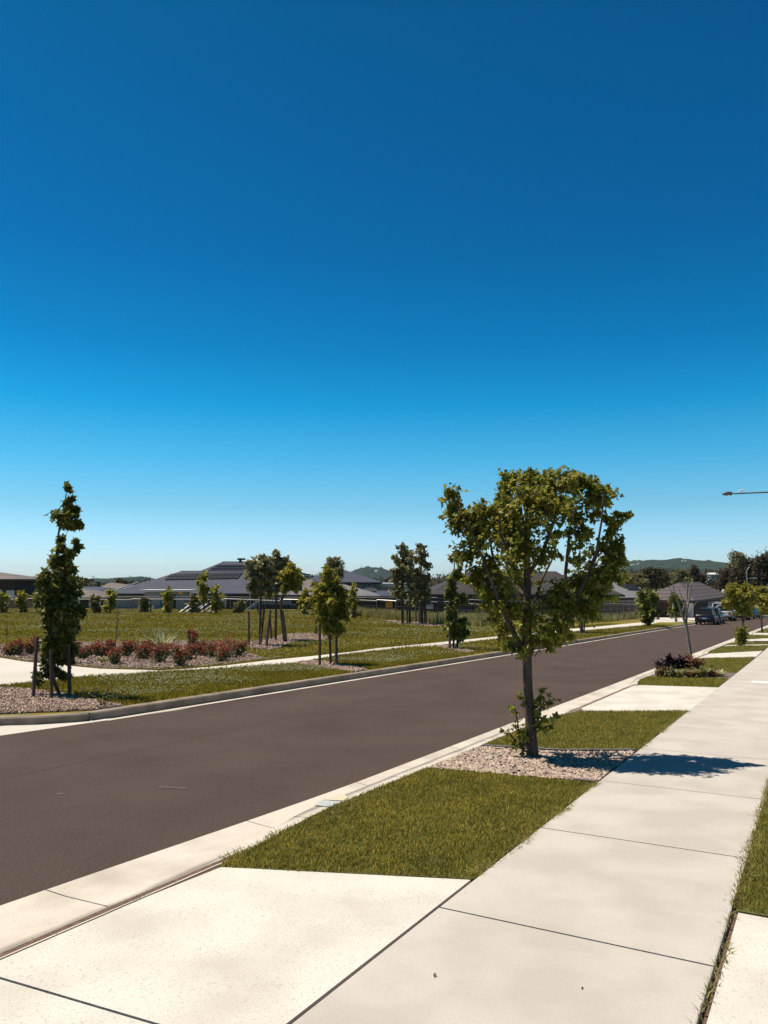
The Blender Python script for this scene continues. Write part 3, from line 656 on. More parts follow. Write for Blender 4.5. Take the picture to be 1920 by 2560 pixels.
# tall dry grass behind the fence line
tp = [G(p[0], p[1]) for p in ((845, 1538), (960, 1550), (1094, 1562), (1205, 1569), (1340, 1563), (1511, 1556), (1590, 1548), (1640, 1540), (1560, 1535), (1300, 1535), (1090, 1528), (900, 1522))]
x, y = sample([tuple(p)[:2] for p in tp], 42000); blades('tall_grass', x, y, 0, .75, .05, M['straw'], .5)
x, y = sample([tuple(p)[:2] for p in tp], 22000); blades('tall_grass', x, y, 0, .4, .07, M['blade2'], .6)
# ================================================================ TREES
# the street maple in the pebble bed
MB0 = G(1330, 1893); MD = MB0.y
mblobs = [(1122,1252,30,32,120),(1140,1285,34,34,150),(1165,1310,45,38,200),(1200,1285,34,32,150),(1238,1285,42,36,190),(1200,1345,52,48,230),(1175,1375,38,38,150),
(1290,1195,36,30,170),(1268,1225,30,28,130),(1330,1220,50,40,260),(1290,1262,55,48,300),(1352,1190,36,28,150),(1385,1212,42,34,200),(1345,1280,66,55,360),(1255,1300,45,42,210),
(1430,1205,36,30,170),(1465,1220,42,34,200),(1505,1232,34,34,150),(1492,1268,36,34,130),(1425,1262,48,40,170),(1530,1300,26,30,70),(1560,1292,16,18,40),
(1540,1330,24,28,70),(1515,1385,40,42,170),(1535,1415,34,38,140),(1500,1440,46,44,220),(1550,1375,20,22,50),(1470,1470,46,40,200),(1450,1360,34,40,55),(1400,1340,40,40,70),(1405,1400,44,44,75),(1478,1330,22,34,45),
(1290,1335,58,52,300),(1262,1392,56,50,270),(1215,1425,40,40,170),(1190,1450,30,28,110),(1232,1475,46,42,190),(1250,1530,42,42,130),(1225,1500,30,32,110),(1330,1385,46,48,160),(1320,1450,50,50,110),
(1385,1490,48,42,150),(1300,1550,50,42,130),(1270,1585,40,34,110),(1375,1565,48,40,150),(1430,1510,50,42,190),(1470,1530,42,30,150),(1345,1600,42,30,110),(1285,1610,34,26,70),(1400,1595,26,24,50),(1505,1490,30,22,60),(1440,1310,40,34,70)]
maple = tree('maple_tree', 'large leafy vase-shaped maple growing from the pebble bed by the footpath', MB0, mblobs,
     [(1332, 1895, 19), (1331, 1880, 15), (1328, 1840, 13.5), (1325, 1790, 12.5), (1320, 1720, 11.5), (1318, 1650, 11.5), (1317, 1600, 12), (1318, 1540, 11), (1318, 1450, 9), (1318, 1360, 6), (1316, 1280, 3.5), (1312, 1200, 2)],
     .056, M['maple'], M['bark'], dep=MD, seed=11, droop=.75, dens=2.15, spread=.75, shape_depth=.85, limbs=False, start=.5)
tmb = MB(); kk = MD/F
def limb(mb, pts, dep, k):
    P = []
    for q in pts: p = W(q[0], q[1], dep); p.y += q[3] if len(q) > 3 else 0; P.append(p)
    Q = []; 
    for i in range(len(P)-1):
        for j in range(3): Q.append(P[i].lerp(P[i+1], j/3))
    Q.append(P[-1]); rr_ = np.interp(np.linspace(0, len(pts)-1, len(Q)), range(len(pts)), [q[2]*k for q in pts]); mb.tube(Q, list(rr_), 7, False)
for L in ([(1316,1640,8.5),(1292,1600,7.5,-.05),(1268,1560,6,-.15),(1240,1500,5,-.25),(1215,1440,4,-.3),(1190,1375,3,-.3),(1160,1310,2,-.3),(1130,1260,1.2,-.3)],
          [(1318,1635,8,0),(1345,1605,7,.05),(1385,1555,5.5,.1),(1415,1500,5,.2),(1428,1430,4.5,.3),(1436,1350,4,.3),(1442,1270,3,.3),(1450,1215,1.5,.3)],
          [(1385,1555,5,.1),(1420,1520,4.5,-.1),(1455,1450,4,-.2),(1475,1380,3.2,-.3),(1487,1310,2.5,-.3),(1492,1240,1.3,-.3)],
          [(1400,1545,4.5,0),(1450,1490,4,.2),(1490,1430,3.2,.3),(1520,1360,2.4,.3),(1545,1300,1.3,.3)],
          [(1317,1510,6,0),(1295,1475,5.5,.1),(1270,1440,4.5,.2),(1245,1415,3.8,.3),(1235,1360,3,.3),(1245,1300,2,.3)],
          [(1317,1480,5.5,0),(1285,1440,4.5,-.2),(1265,1400,3.8,-.35),(1240,1340,3,-.4),(1235,1290,2,-.4)],
          [(1318,1440,6,0),(1345,1390,5,-.2),(1368,1320,4,-.3),(1390,1260,3,-.3),(1385,1200,1.5,-.3)],
          [(1317,1420,5,0),(1300,1370,4.5,-.3),(1290,1300,3.5,-.4),(1285,1230,2,-.4)],
          [(1318,1530,5,0),(1350,1500,4.5,.3),(1372,1450,3.5,.45),(1400,1400,2.6,.5),(1420,1330,1.5,.5)],
          [(1316,1650,5,0),(1295,1610,4.5,.2),(1262,1585,3.5,.3),(1245,1540,2.4,.35)]):
    limb(tmb, L, MD, kk)
tmb.build('limb', M['bark'], maple, smooth=True)
# shoots sprouting from the foot of the trunk
smb = MB(); lmb = MB(); g = np.random.default_rng(5)
for L, s, n in (([(1326,1880,3),(1300,1840,2),(1292,1795,1.4),(1285,1760,.8)], 0.062, 25), ([(1328,1870,3),(1285,1850,2),(1268,1825,1.4)], 0.062, 28), ([(1326,1885,3),(1300,1870,2),(1282,1862,1.2)], 0.062, 22), ([(1330,1850,3),(1346,1800,2.4),(1352,1770,2),(1354,1725,1)], 0.106, 20), ([(1340,1830,2.4),(1362,1818,1.6),(1385,1812,1)], 0.119, 9), ([(1345,1775,2),(1372,1755,1.2),(1383,1750,.8)], 0.088, 8),
                ([(1322,1770,1.8),(1305,1745,1.2),(1296,1735,.7)], 0.062, 14), ([(1335,1640,1.5,-.05),(1346,1622,1,-.05),(1352,1610,.7)], 0.050, 9), ([(1325,1860,2),(1305,1835,1.6),(1312,1822,1)], 0.075, 19)):
    limb(smb, L, MD-.06, kk); P = []
    for q in range(n):
        t = g.uniform(.3, 1)*(len(L)-1); i = min(int(t), len(L)-2); a = L[i]; b = L[i+1]; f = t-i
        p = W(a[0]+(b[0]-a[0])*f, a[1]+(b[1]-a[1])*f, MD-.06); P.append((p.x+g.normal()*.03, p.y+g.normal()*.03, p.z+g.normal()*.03))
    leaves(lmb, np.array(P), s, 'maple', g=g)
smb.build('shoot', M['bark'], maple); lmb.build('shoot_foliage', M['maple'], maple)
# the tall columnar tree on the corner at left
LB0 = G(140, 1737)
lb = [(172,1228,8,14,21),(165,1250,13,12,40),(170,1275,20,18,88),(165,1300,25,20,112),(178,1312,21,14,64),(140,1345,8,8,21),(175,1352,7,5,10),(178,1365,13,9,40),(150,1378,15,12,48),(170,1392,16,10,48),(140,1405,20,16,88),
      (150,1425,28,20,136),(125,1450,30,22,152),(160,1455,30,22,152),(115,1480,26,26,152),(160,1490,30,28,184),(120,1515,30,28,184),(170,1520,28,28,184),(140,1545,34,30,224),(180,1552,21,20,96),(120,1575,23,24,136),(165,1580,26,24,160),
      (140,1605,28,22,160),(110,1612,15,16,48),(165,1625,20,20,88),(125,1640,23,20,104),(155,1655,18,16,72),(105,1675,16,18,72),(130,1680,18,16,72),(150,1695,11,10,29),(95,1700,11,14,29),(82,1690,7,16,16),(200,1535,10,8,19),(205,1520,7,6,8)]
tree('street_tree', 'tall dark columnar tree held by three stakes on the left street corner', LB0, lb, [(136, 1740, 4), (134, 1700, 4.5), (133, 1600, 5), (138, 1500, 4.5), (140, 1400, 3.5), (147, 1330, 2.5), (160, 1260, 1.6), (170, 1222, .8)],
     .115, M['vine'], M['bark'], dep=LB0.y-.3, seed=3, wind=(1.1, 0, -.1), droop=.35, dens=2.1, shape_depth=.45)
def stake(label, top, bot, w=7.5, dep=None, group=None, m='stake'):
    b = G(*bot); d = b.y; t = W(top[0], top[1], d); k = d/F; r = w*k*.5
    mb = MB(); mb.tube([b+Vector((0, 0, -.1)), b.lerp(t, .5), t], [r*1.15, r*1.1, r], 4)
    mb.tube([b.lerp(t, .9), b.lerp(t, .905)], [r*1.25, r*1.25], 4)
    o = mb.build('tree_stake', M[m], origin=tuple(b)); tag(o, label, 'stake', group); return o
G3 = 'stakes around the corner tree'
stake('leaning grey stake, leftmost of three around the tall corner tree', (93, 1592), (82.5, 1746), 8.5, group=G3)
stake('middle stake of the three under the tall corner tree', (127, 1625), (129.5, 1749), 7.5, group=G3)
stake('right stake of the three, standing in the shade of the corner tree', (172, 1610), (174.5, 1744), 8.5, group=G3)
# young park trees
G4 = 'young staked trees of the park'
b = G(826, 1664)
tree('young_tree', 'bright green young tree between two stakes beside the park path', b, [(816,1437,13,14,60),(822,1455,18,16,90),(800,1472,16,14,70),(830,1478,22,18,110),(795,1495,20,20,110),(818,1500,24,20,140),(850,1488,18,18,90),(854,1512,18,18,90),(803,1522,22,18,100),(830,1530,24,18,120),(852,1540,16,14,60),(842,1555,18,14,60),(806,1545,16,12,70),(812,1562,18,14,80),(836,1572,20,12,60),(850,1580,12,8,20)],
     [(827, 1665, 3), (825, 1600, 3), (823, 1520, 2.6), (820, 1450, 1.5)], .17, M['young'], M['bark'], seed=21, group=G4, droop=.3, dens=1.7)
stake('left stake of the bright green tree beside the park path', (799, 1562), (799.5, 1667), 6)
stake('right stake of the bright green tree beside the park path', (840, 1558), (841, 1660), 7)
b = G(1134, 1624)
tree('young_tree', 'slim dark young tree in a column with a separate light tuft on top', b, [(1136,1395,13,14,45),(1140,1425,11,10,28),(1142,1442,16,11,55),(1124,1456,10,9,24),(1137,1475,18,14,70),(1130,1490,13,10,50),(1145,1500,18,15,100),(1135,1522,17,15,90),(1125,1545,16,16,90),(1143,1550,22,18,130),(1130,1568,20,16,120),(1150,1580,18,16,110),(1135,1590,17,12,80),(1158,1570,8,10,20)],
     [(1134, 1625, 2.6), (1134, 1560, 2.6), (1134, 1480, 2), (1137, 1390, 1)], .18, M['vine'], M['bark'], seed=22, group=G4, dens=1.9)
stake('left stake of the slim columnar tree near the large maple', (1124, 1558), (1124.5, 1624), 5.5)
stake('right stake of the slim columnar tree near the large maple', (1143, 1565), (1143.5, 1624), 4.5)
G5 = 'cluster of trees in the wood chip bed'
b = G(650, 1614)
tree('young_tree', 'bushy round-headed young tree, left one of the mulched cluster', b, [(636,1415,20,18,80),(660,1405,24,18,110),(650,1432,30,22,150),(632,1450,20,18,80),(672,1440,24,20,110),(652,1462,26,18,110),(640,1478,18,12,50),(668,1470,18,14,60),(637,1490,10,8,24),(664,1493,9,7,18)], [(650, 1615, 3.4), (651, 1540, 3.2), (652, 1480, 2.6), (654, 1420, 1.4)], .20, M['gum'], M['bark'], seed=31, group=G5, dens=1.7)
b = G(690, 1602)
tree('young_tree', 'tallest tree of the mulched cluster with a spiky top shoot', b, [(698,1384,12,10,40),(702,1402,18,14,70),(690,1420,24,18,110),(712,1418,16,14,50),(688,1445,26,20,120),(705,1450,24,20,100),(690,1472,20,15,70),(678,1490,12,10,24)], [(689, 1603, 3.2), (690, 1530, 3), (692, 1460, 2.4), (699, 1390, 1.2)], .20, M['gum'], M['bark'], seed=32, group=G5, dens=1.8)
b = G(716, 1606)
tree('young_tree', 'yellow-green leaning tree, right one of the mulched cluster', b, [(735,1425,18,14,70),(722,1440,22,16,90),(738,1445,18,16,70),(725,1462,22,16,80),(712,1478,14,10,34),(735,1470,12,10,30)], [(704, 1604, 2.6), (703, 1540, 2.8), (703, 1500, 2.4), (712, 1460, 2), (728, 1430, 1)], .20, M['young'], M['bark'], seed=33, group=G5, dens=1.8, dep=b.y-1)
for t, bo, w, lab in (((622, 1528), (622, 1613), 5, 'bare upright stake at the left end of the mulched cluster'), ((662, 1512), (650, 1615), 5, 'dark stake crossing the trunk of the bushy left cluster tree'), ((676, 1524), (665, 1618), 6, 'stake leaning right, in front of the mulched cluster'),
                      ((674, 1535), (679, 1600), 4.5, 'thin stake leaning left behind the front stake of the cluster'), ((706, 1526), (716, 1606), 6, 'rightmost leaning stake of the mulched cluster'), ((791, 1535), (790, 1588), 4.5, 'thin dark stake at the far edge of the mulch, left of the bright green tree'), ((817, 1560), (816, 1592), 4.5, 'short stake in far mulch behind the bright green tree')): stake(lab, t, bo, w)
G6 = 'tall gum trees by the fence'
b = G(1006, 1560)
tree('gum_tree', 'tall dark gum tree at left of the staked pair by the fence', b, [(1004,1372,14,12,60),(1012,1392,18,16,100),(996,1400,16,14,80),(1004,1425,24,18,150),(1022,1410,12,14,50),(992,1450,18,16,100),(1012,1455,20,18,110),(1000,1478,20,14,90),(1018,1490,16,12,60),(990,1490,14,10,40)], [(1006, 1560, 3.4), (1006, 1500, 3.2), (1006, 1440, 2.4), (1005, 1370, 1)], .27, M['gum'], M['bark'], seed=41, group=G6, dens=1.9)
b = G(1055, 1560)
tree('gum_tree', 'tall dark gum tree at right of the staked pair by the fence', b, [(1053,1370,10,10,34),(1052,1388,14,12,60),(1046,1405,14,14,70),(1060,1412,14,14,70),(1052,1432,22,18,130),(1066,1440,12,14,50),(1045,1460,20,16,110),(1062,1470,16,16,90),(1050,1490,20,14,100),(1060,1504,14,10,50),(1036,1500,12,12,40)], [(1055, 1560, 3.4), (1054, 1500, 3), (1053, 1440, 2.4), (1053, 1366, 1)], .27, M['gum'], M['bark'], seed=42, group=G6, dens=1.9)
b = G(1022, 1561)
tree('gum_tree', 'slender third gum between the two tall gums by the fence', b, [(1028,1398,10,12,40),(1030,1425,14,14,60),(1026,1450,16,16,80),(1032,1478,16,14,70),(1024,1500,12,12,34)], [(1024, 1561, 2.6), (1025, 1500, 2.4), (1027, 1395, 1)], .27, M['gum'], M['bark'], seed=43, group=G6, dens=1.9)
for i, (t, bo) in enumerate((((1018, 1502), (1018, 1560)), ((1040, 1508), (1039.5, 1557)), ((1049, 1505), (1049, 1559)), ((1062, 1528), (1061.5, 1560)), ((1062.5, 1505), (1067, 1560)))):
    stake(('first', 'second', 'third', 'fourth', 'fifth')[i]+' stake from the left under the tall gum trees by the fence', t, bo, 3.6, group='stakes under the gum trees')
# kerbside trees of the park side
G7 = 'kerbside trees across the road'
b = G(1455, 1583)
tree('street_tree', 'small dark staked tree half hidden behind the large maple', b, [(1450,1490,20,18,90),(1470,1505,20,18,90),(1455,1520,22,16,100),(1470,1540,14,14,50),(1445,1535,14,10,34)], [(1455, 1584, 2.2), (1456, 1520, 2)], .34, M['vine'], M['bark'], seed=51, group=G7)
stake('left stake of the tree half hidden behind the maple', (1451.5, 1545), (1452, 1586), 4); stake('right stake of the tree half hidden behind the maple', (1460, 1543), (1460.5, 1585), 4)
b = G(1620, 1567)
tree('street_tree', 'dense dark bushy tree at the kerb where the wire fence ends', b, [(1618,1484,16,12,60),(1632,1490,14,12,60),(1612,1500,18,14,90),(1634,1508,16,14,80),(1618,1520,20,16,120),(1630,1530,14,14,70),(1615,1540,15,12,70),(1622,1552,12,10,40)], [(1621, 1568, 3), (1621, 1545, 3), (1622, 1490, 1.5)], .40, M['vine'], M['bark'], seed=52, group=G7)
b = G(1690, 1555)
tree('street_tree', 'small green tree on the verge just left of the parked dark hatchback', b, [(1690,1492,12,9,40),(1684,1504,14,11,60),(1698,1508,12,12,50),(1690,1520,16,12,80),(1686,1534,12,10,44),(1696,1538,10,8,30)], [(1690, 1555, 2), (1690, 1530, 2), (1690, 1490, 1)], .44, M['vine'], M['bark'], seed=53, group=G7)
# near side street trees
b = G(1730, 1664); dd = b.y; kd = dd/F
th = thing('bare_tree', b, 'bare forked young tree rising from the flower bed on the right verge', 'tree')
mb = MB()
for L in ([(1731,1668,4.6),(1727,1640,4.2),(1723,1610,4),(1720,1590,3.8),(1715,1560,3.8)], [(1715,1562,3.4),(1705,1535,2.8),(1696,1510,2.4),(1688,1490,1.9),(1683,1462,1)], [(1715,1562,3.4),(1717,1530,3),(1718,1500,2.6),(1718,1458,1.4)], [(1717,1520,2.8,-.06),(1722,1490,2.2,-.06),(1724,1468,1.8,-.06),(1731,1448,.8,-.06)],
          [(1724,1470,1.2),(1719,1455,.9),(1712,1445,.6)], [(1725,1472,1.2),(1733,1456,.6)], [(1705,1535,1.8),(1712,1505,1.4),(1702,1488,.9),(1697,1470,.5)], [(1690,1492,1.2),(1680,1483,.8),(1673,1465,.5)], [(1718,1545,1.4),(1735,1515,1),(1742,1505,.6)], [(1722,1495,1),(1730,1478,.7),(1738,1462,.4)]):
    limb(mb, L, dd, kd)
mb.build('trunk', M['bark2'], th, smooth=True)
b = G(1857, 1603)
tree('street_tree', 'round-headed street tree with flat-bottomed crown behind the light shrub at right', b, [(1820,1480,16,12,110),(1840,1476,18,14,130),(1860,1474,18,14,130),(1878,1482,16,14,120),(1830,1494,24,16,170),(1855,1492,24,16,170),(1880,1500,20,16,130),(1828,1512,20,14,120),(1850,1515,22,16,140),(1874,1520,18,14,110),(1845,1530,18,10,80),(1862,1534,14,8,50)], [(1859, 1604, 3), (1858, 1560, 2.6), (1857, 1535, 2.6), (1855, 1490, 1.4)], .17, M['young'], M['bark'], seed=61, droop=.35, dens=1.3)
b = G(1902, 1582)
tree('street_tree', 'second round-headed street tree cut by the right edge of the photo', b, [(1898,1482,14,11,90),(1915,1480,16,12,110),(1930,1486,16,12,110),(1892,1498,14,12,90),(1912,1500,20,14,140),(1932,1504,16,14,110),(1900,1514,14,12,80),(1922,1518,18,14,100),(1908,1528,12,8,50)], [(1906, 1583, 2.4), (1903, 1550, 2.2), (1901, 1525, 2), (1910, 1490, 1)], .22, M['young'], M['bark'], seed=62, droop=.35, dens=1.2)
# shrubs
def shrub(name, label, px, py, w, h, n, size, m, kind='oval', group=None, seed=0, stems=5, cat='shrub', m2=None, droop=-.3):
    g = np.random.default_rng(seed); b = G(px, py); k = b.y/F; th = thing(name, b, label, cat, group); st = MB(); lf = MB(); fl = MB()
    for i in range(stems*2):
        a = g.uniform(0, 6.28); r = g.uniform(.1, .8)*w*k*.5; hh = h*k*g.uniform(.45, 1)
        e = b+Vector((math.cos(a)*r, math.sin(a)*r, hh)); st.tube([b+Vector((0, 0, -.03)), b.lerp(e, .5)+Vector((0, 0, .1*hh)), e], [.012, .009, .004], 4, False)
        q = max(3, n//(stems*2)); t = g.uniform(.25, 1.0, q); P = np.array([tuple(b.lerp(e, float(tt))) for tt in t])+g.normal(size=(q, 3))*w*k*.11
        P[:, 2] = np.maximum(P[:, 2], b.z+.03)
        leaves(lf, P, size, kind, droop=droop, g=g)
        if m2:
            P = np.array(tuple(e))+g.normal(size=(max(3, int(q*.6)), 3))*w*k*.085; leaves(fl, P, size*.85, 'd', droop=-.8, g=g)
    st.build('stem', M['bark'], th); lf.build('foliage', m, th)
    if m2 and fl.v: fl.build('red_tips', m2, th)
    return th
def straps(name, label, px, py, w, h, n, m, group=None, seed=0, lw=.05, cat='plant', stiff=.5):
    g = np.random.default_rng(seed); b = G(px, py); k = b.y/F; mb = MB()
    for i in range(n):
        a = g.uniform(0, 6.28); L = h*k*g.uniform(.7, 1.1); sp = w*k*.5*g.uniform(.2, 1); d = Vector((math.cos(a), math.sin(a), 0)); s = Vector((-d.y, d.x, 0))*lw/2
        sp *= 1.5; L *= g.uniform(.55, 1); o_ = d*g.uniform(0, w*k*.14); P = [b+o_+d*(sp*(t**1.15))+Vector((0, 0, L*(t-(1-stiff)*.75*t**3)))+Vector((0, 0, -.02)) for t in (0, .35, .7, 1)]
        ww = (.8, 1, .7, .05); V = []
        for p, q in zip(P, ww): V += [tuple(p-s*q), tuple(p+s*q)]
        mb.add(V, [(0, 1, 3, 2), (2, 3, 5, 4), (4, 5, 7, 6)])
    o = mb.build(name, m, origin=tuple(b)); tag(o, label, cat, group); return o
reds = [(20,1640,30,28,''),(45,1640,26,34,''),(78,1637,22,26,''),(95,1632,26,30,''),(190,1640,30,34,''),(210,1648,26,26,''),(232,1640,28,28,''),(255,1642,28,24,''),(275,1640,28,34,''),(290,1662,30,36,''),(312,1642,28,30,''),(350,1650,34,30,''),(370,1642,28,30,''),(398,1658,36,34,''),(415,1640,28,24,''),(448,1668,36,44,''),(470,1650,30,30,''),(480,1640,22,52,''),(508,1640,34,28,''),(530,1644,34,30,''),(552,1654,34,28,''),(572,1645,44,38,''),(600,1642,32,34,''),(330,1632,22,22,''),(160,1632,24,26,''),(120,1630,26,24,'')]
wd = ['first', 'second', 'third', 'fourth', 'fifth', 'sixth', 'seventh', 'eighth', 'ninth', 'tenth', 'eleventh', 'twelfth', 'thirteenth', 'fourteenth', 'fifteenth', 'sixteenth', 'seventeenth', 'eighteenth', 'nineteenth', 'twentieth', 'twenty-first', 'twenty-second', 'twenty-third', 'twenty-fourth', 'twenty-fifth', 'twenty-sixth', 'twenty-seventh']
reds.sort()
for i, (px, py, w, h, _) in enumerate(reds):
    size = 'tall' if h > 36 else 'low' if h < 27 else 'medium'
    shrub('red_shrub', '%s red-tipped shrub, %s from the left in the mulched park bed' % (size, wd[i]), px, py, w*1.6, h*1.15, 700, .065, M['gum'], group='red-tipped shrubs in the park bed', seed=100+i, m2=M['redleaf'])
straps('flax_plant', 'spiky green flax rising behind the red shrubs of the park bed', 403, 1622, 72, 59, 41, M['palestrap'], seed=1, lw=.07, stiff=.9)
straps('flax_plant', 'bronze-green flax left of the green flax in the park bed', 342, 1628, 62, 40, 64, M['strapred'], seed=2, lw=.06, stiff=.7)
straps('flax_plant', 'orange-tinged strap plant near the middle of the park bed', 250, 1626, 48, 29, 54, M['rust'], seed=3, lw=.06)
straps('flax_plant', 'small tufty strap plant low at front of the park bed', 262, 1655, 36, 24, 48, M['strap'], seed=4, lw=.05)
for px, py, hh, lab in ((17, 1602, 44, 'thin dark sapling stick on the lawn edge at far left'), (286, 1635, 122, 'tall thin leafless sapling standing in the park bed')):
    b = G(px, py); k = b.y/F; mb = MB(); t = W(px+(10 if px > 100 else 0), py-hh, b.y); mb.tube([b, b.lerp(t, .5)+Vector((.02, 0, 0)), t], [.02, .015, .006], 5)
    for q in (.4, .55, .7, .8): 
        p = b.lerp(t, q); mb.tube([p, p+Vector((random.uniform(-.12, .12), 0, .16))], [.008, .003], 4)
    tag(mb.build('sapling', M['bark'], origin=tuple(b)), lab, 'sapling')
# twiggy low regrowth under the corner tree
for px, py, lab, s in ((215, 1752, 'twiggy low weed in the shade right of the corner tree', 1), (258, 1768, 'small weed at the kerb in the corner tree shade', 2)):
    b = G(px, py); mb = MB(); g = np.random.default_rng(s)
    for i in range(14):
        a = g.uniform(0, 6.28); r = g.uniform(.05, .28); h = g.uniform(.1, .34); e = b+Vector((math.cos(a)*r, math.sin(a)*r, h)); mb.tube([b, e], [.006, .002], 3); leaves(mb, np.array([tuple(e)]*3), .04, 'd', g=g)
    tag(mb.build('weed', M['vine'], origin=tuple(b)), lab, 'weed')
# flower bed of the right verge
shrubM = 'plants of the bed round the bare tree'
slab('garden_soil', [UV(21.05, 4.05), UV(21.6, 2.19), UV(23.55, 2.19), UV(23.5, 3.6), UV(24.5, 4.05)], .0, .2, M['mulchbase'])
shrub('succulent_plant', 'dark purple succulent at the kerb end of the flower bed', 1655, 1675, 32, 19, 288, .09, M['purple'], group=shrubM, seed=200)
shrub('succulent_plant', 'tall dark purple succulent second from the kerb', 1674, 1672, 35, 32, 360, .10, M['purple'], group=shrubM, seed=201)
shrub('succulent_plant', 'dark purple rosette plant close to the bare trunk', 1702, 1672, 37, 24, 396, .10, M['purple'], group=shrubM, seed=202)
shrub('garden_plant', 'rusty pink feathery plant behind the bare trunk', 1720, 1672, 32, 34, 396, .08, M['rust'], 'oval', group=shrubM, seed=203)
shrub('garden_plant', 'rusty brown plant right of the bare trunk', 1742, 1674, 37, 28, 396, .08, M['rust'], group=shrubM, seed=204)
shrub('garden_plant', 'mixed green and orange low plant at the near kerb corner of the flower bed', 1655, 1693, 42, 18, 432, .08, M['strapred'], group=shrubM, seed=205)
shrub('garden_plant', 'leafy dark green low plant along the front of the flower bed', 1675, 1694, 37, 16, 396, .08, M['gum'], group=shrubM, seed=206)
straps('strap_plant', 'yellow-green strap plant at front centre of the flower bed', 1699, 1694, 40, 35, 70, M['strap'], group=shrubM, seed=207, lw=.065)
straps('strap_plant', 'bronze-tipped strap plant in front of the bare trunk', 1728, 1694, 43, 35, 80, M['strapred'], group=shrubM, seed=208, lw=.065)
straps('strap_plant', 'tall pale strap plant leaning right in the flower bed', 1756, 1692, 48, 43, 64, M['strap'], group=shrubM, seed=209, lw=.065)
shrub('garden_plant', 'small bright red-brown plant near the footpath end of the bed', 1780, 1691, 30, 14, 288, .07, M['redleaf'], group=shrubM, seed=210)
straps('strap_plant', 'pale striped strap plant nearest the footpath', 1799, 1691, 31, 29, 57, M['palestrap'], group=shrubM, seed=211, lw=.035)
shrub('hedge_shrub', 'light green conical shrub on the verge in front of the round-headed tree', 1852, 1614, 42, 48, 900, .13, M['young'], group=None, seed=220, stems=10)
# row of small trees along the back of the park
G8 = 'small trees along the park fence'
row = [(5,1534,22,50,'young','cut by the left edge of the photo'),(55,1532,22,48,'young','in front of the tan wall at far left'),(238,1533,14,40,'gum','thin one just right of the corner tree'),(275,1534,20,54,'young','first one right of the corner tree, before the grey wall'),(363,1532,16,34,'gum','sparse reddish one between two stakes'),(420,1534,18,56,'young','in front of the site shed'),(487,1533,18,44,'gum','dark one beside the site shed'),
       (510,1534,26,94,'young','tallest of the row, with a round head'),(541,1535,22,64,'young','just right of the tallest round-headed one'),(600,1533,14,26,'gum','low dark one by the metal stairs'),(762,1537,24,56,'young','between the mulched cluster and the bright green tree'),(884,1546,24,78,'young','right of the bright green tree')]
for i, (px, py, w, h, mm, lab) in enumerate(row):
    b = G(px, py); rr = random.Random(300+i); bl = []
    for q in range(6 if h < 80 else 8):
        f = q/(5 if h < 80 else 7); yy = py-h*(.18+.78*f) if h < 80 else py-h*(.42+.55*f); ww = w*(.42 if f > .8 else .55); bl.append((px+rr.uniform(-.3, .3)*w, yy, ww*.8, h*.11, 36))
    tree('young_tree', 'small fence-side tree, '+lab, b, bl, [(px, py, 1.8), (px, py-h*.6, 1.4), (px, py-h*.95, .6)], .42, M[mm], M['bark'], seed=300+i, group=G8, droop=.2, kind='d')
stake('left stake of the sparse reddish fence-side tree', (353, 1497), (353, 1533), 3.2); stake('right stake of the sparse reddish fence-side tree', (376.5, 1499), (376.5, 1533), 3.2)
# ================================================================ FENCES AND SIGNS
def wirefence(label, pts, tops, step, rails=2, mesh=True):
    """pts: ground pixels; tops: top-rail pixel rows at the same places"""
    P = [G(*p) for p in pts]; Tt = [W(p[0], t, g.y) for p, t, g in zip(pts, tops, P)]
    for g, t in zip(P, Tt): t.x, t.y = g.x, g.y
    th = thing('wire_fence', P[0], label, 'fence', 'wire fence runs of the park'); wires = MB(); rl = MB()
    for i in range(len(P)-1):
        L = (P[i+1]-P[i]).length; n = max(1, round(L/step))
        for j in range(n+(i == len(P)-2)):
            f = j/n; b = P[i].lerp(P[i+1], f); t = Tt[i].lerp(Tt[i+1], f)
            MB().tube([b+Vector((0, 0, -.1)), t+Vector((0, 0, .06))], .035, 6).build('post', M['postgrey'], th)
        rl.tube([Tt[i], Tt[i+1]], .028, 5)
        if rails > 1: rl.tube([P[i].lerp(Tt[i], .93)+Vector((.02, -.3, -.08)), P[i+1].lerp(Tt[i+1], .90)+Vector((.02, -.3, -.12))], .022, 4)
        m = int(L/.35)
        for j in range(m): f = j/m; wires.tube([P[i].lerp(P[i+1], f), Tt[i].lerp(Tt[i+1], f)], .0045, 3, False)
        for q in (.03, .2, .4, .6, .8): wires.tube([P[i].lerp(Tt[i], q), P[i+1].lerp(Tt[i+1], q)], .006, 3, False)
    rl.build('rail', M['metal'], th); wires.build('wire_mesh', M['wire'], th); return th
wirefence('long wire fence behind the lawn at left, in front of the grey houses', [(-70, 1533), (40, 1532), (330, 1531), (560, 1531), (700, 1532)], [1490, 1490.5, 1492, 1491.5, 1495], 5.0)
wirefence('wire fence behind the bright green tree, orange sign hung on it', [(700, 1532), (870, 1540), (942, 1546), (990, 1549), (1094, 1560)], [1493, 1493, 1493, 1493, 1494], 6.0)
wirefence('short wire fence run between the gum trees and the large maple', [(1094, 1561), (1205, 1569), (1280, 1568), (1340, 1563)], [1495, 1500, 1503, 1503], 5)
wirefence('wire fence along the tall dry grass right of the large maple', [(1340, 1563), (1420, 1559), (1511, 1555.5), (1587, 1549), (1610, 1546)], [1503, 1503, 1502.5, 1502.5, 1503], 3.0)
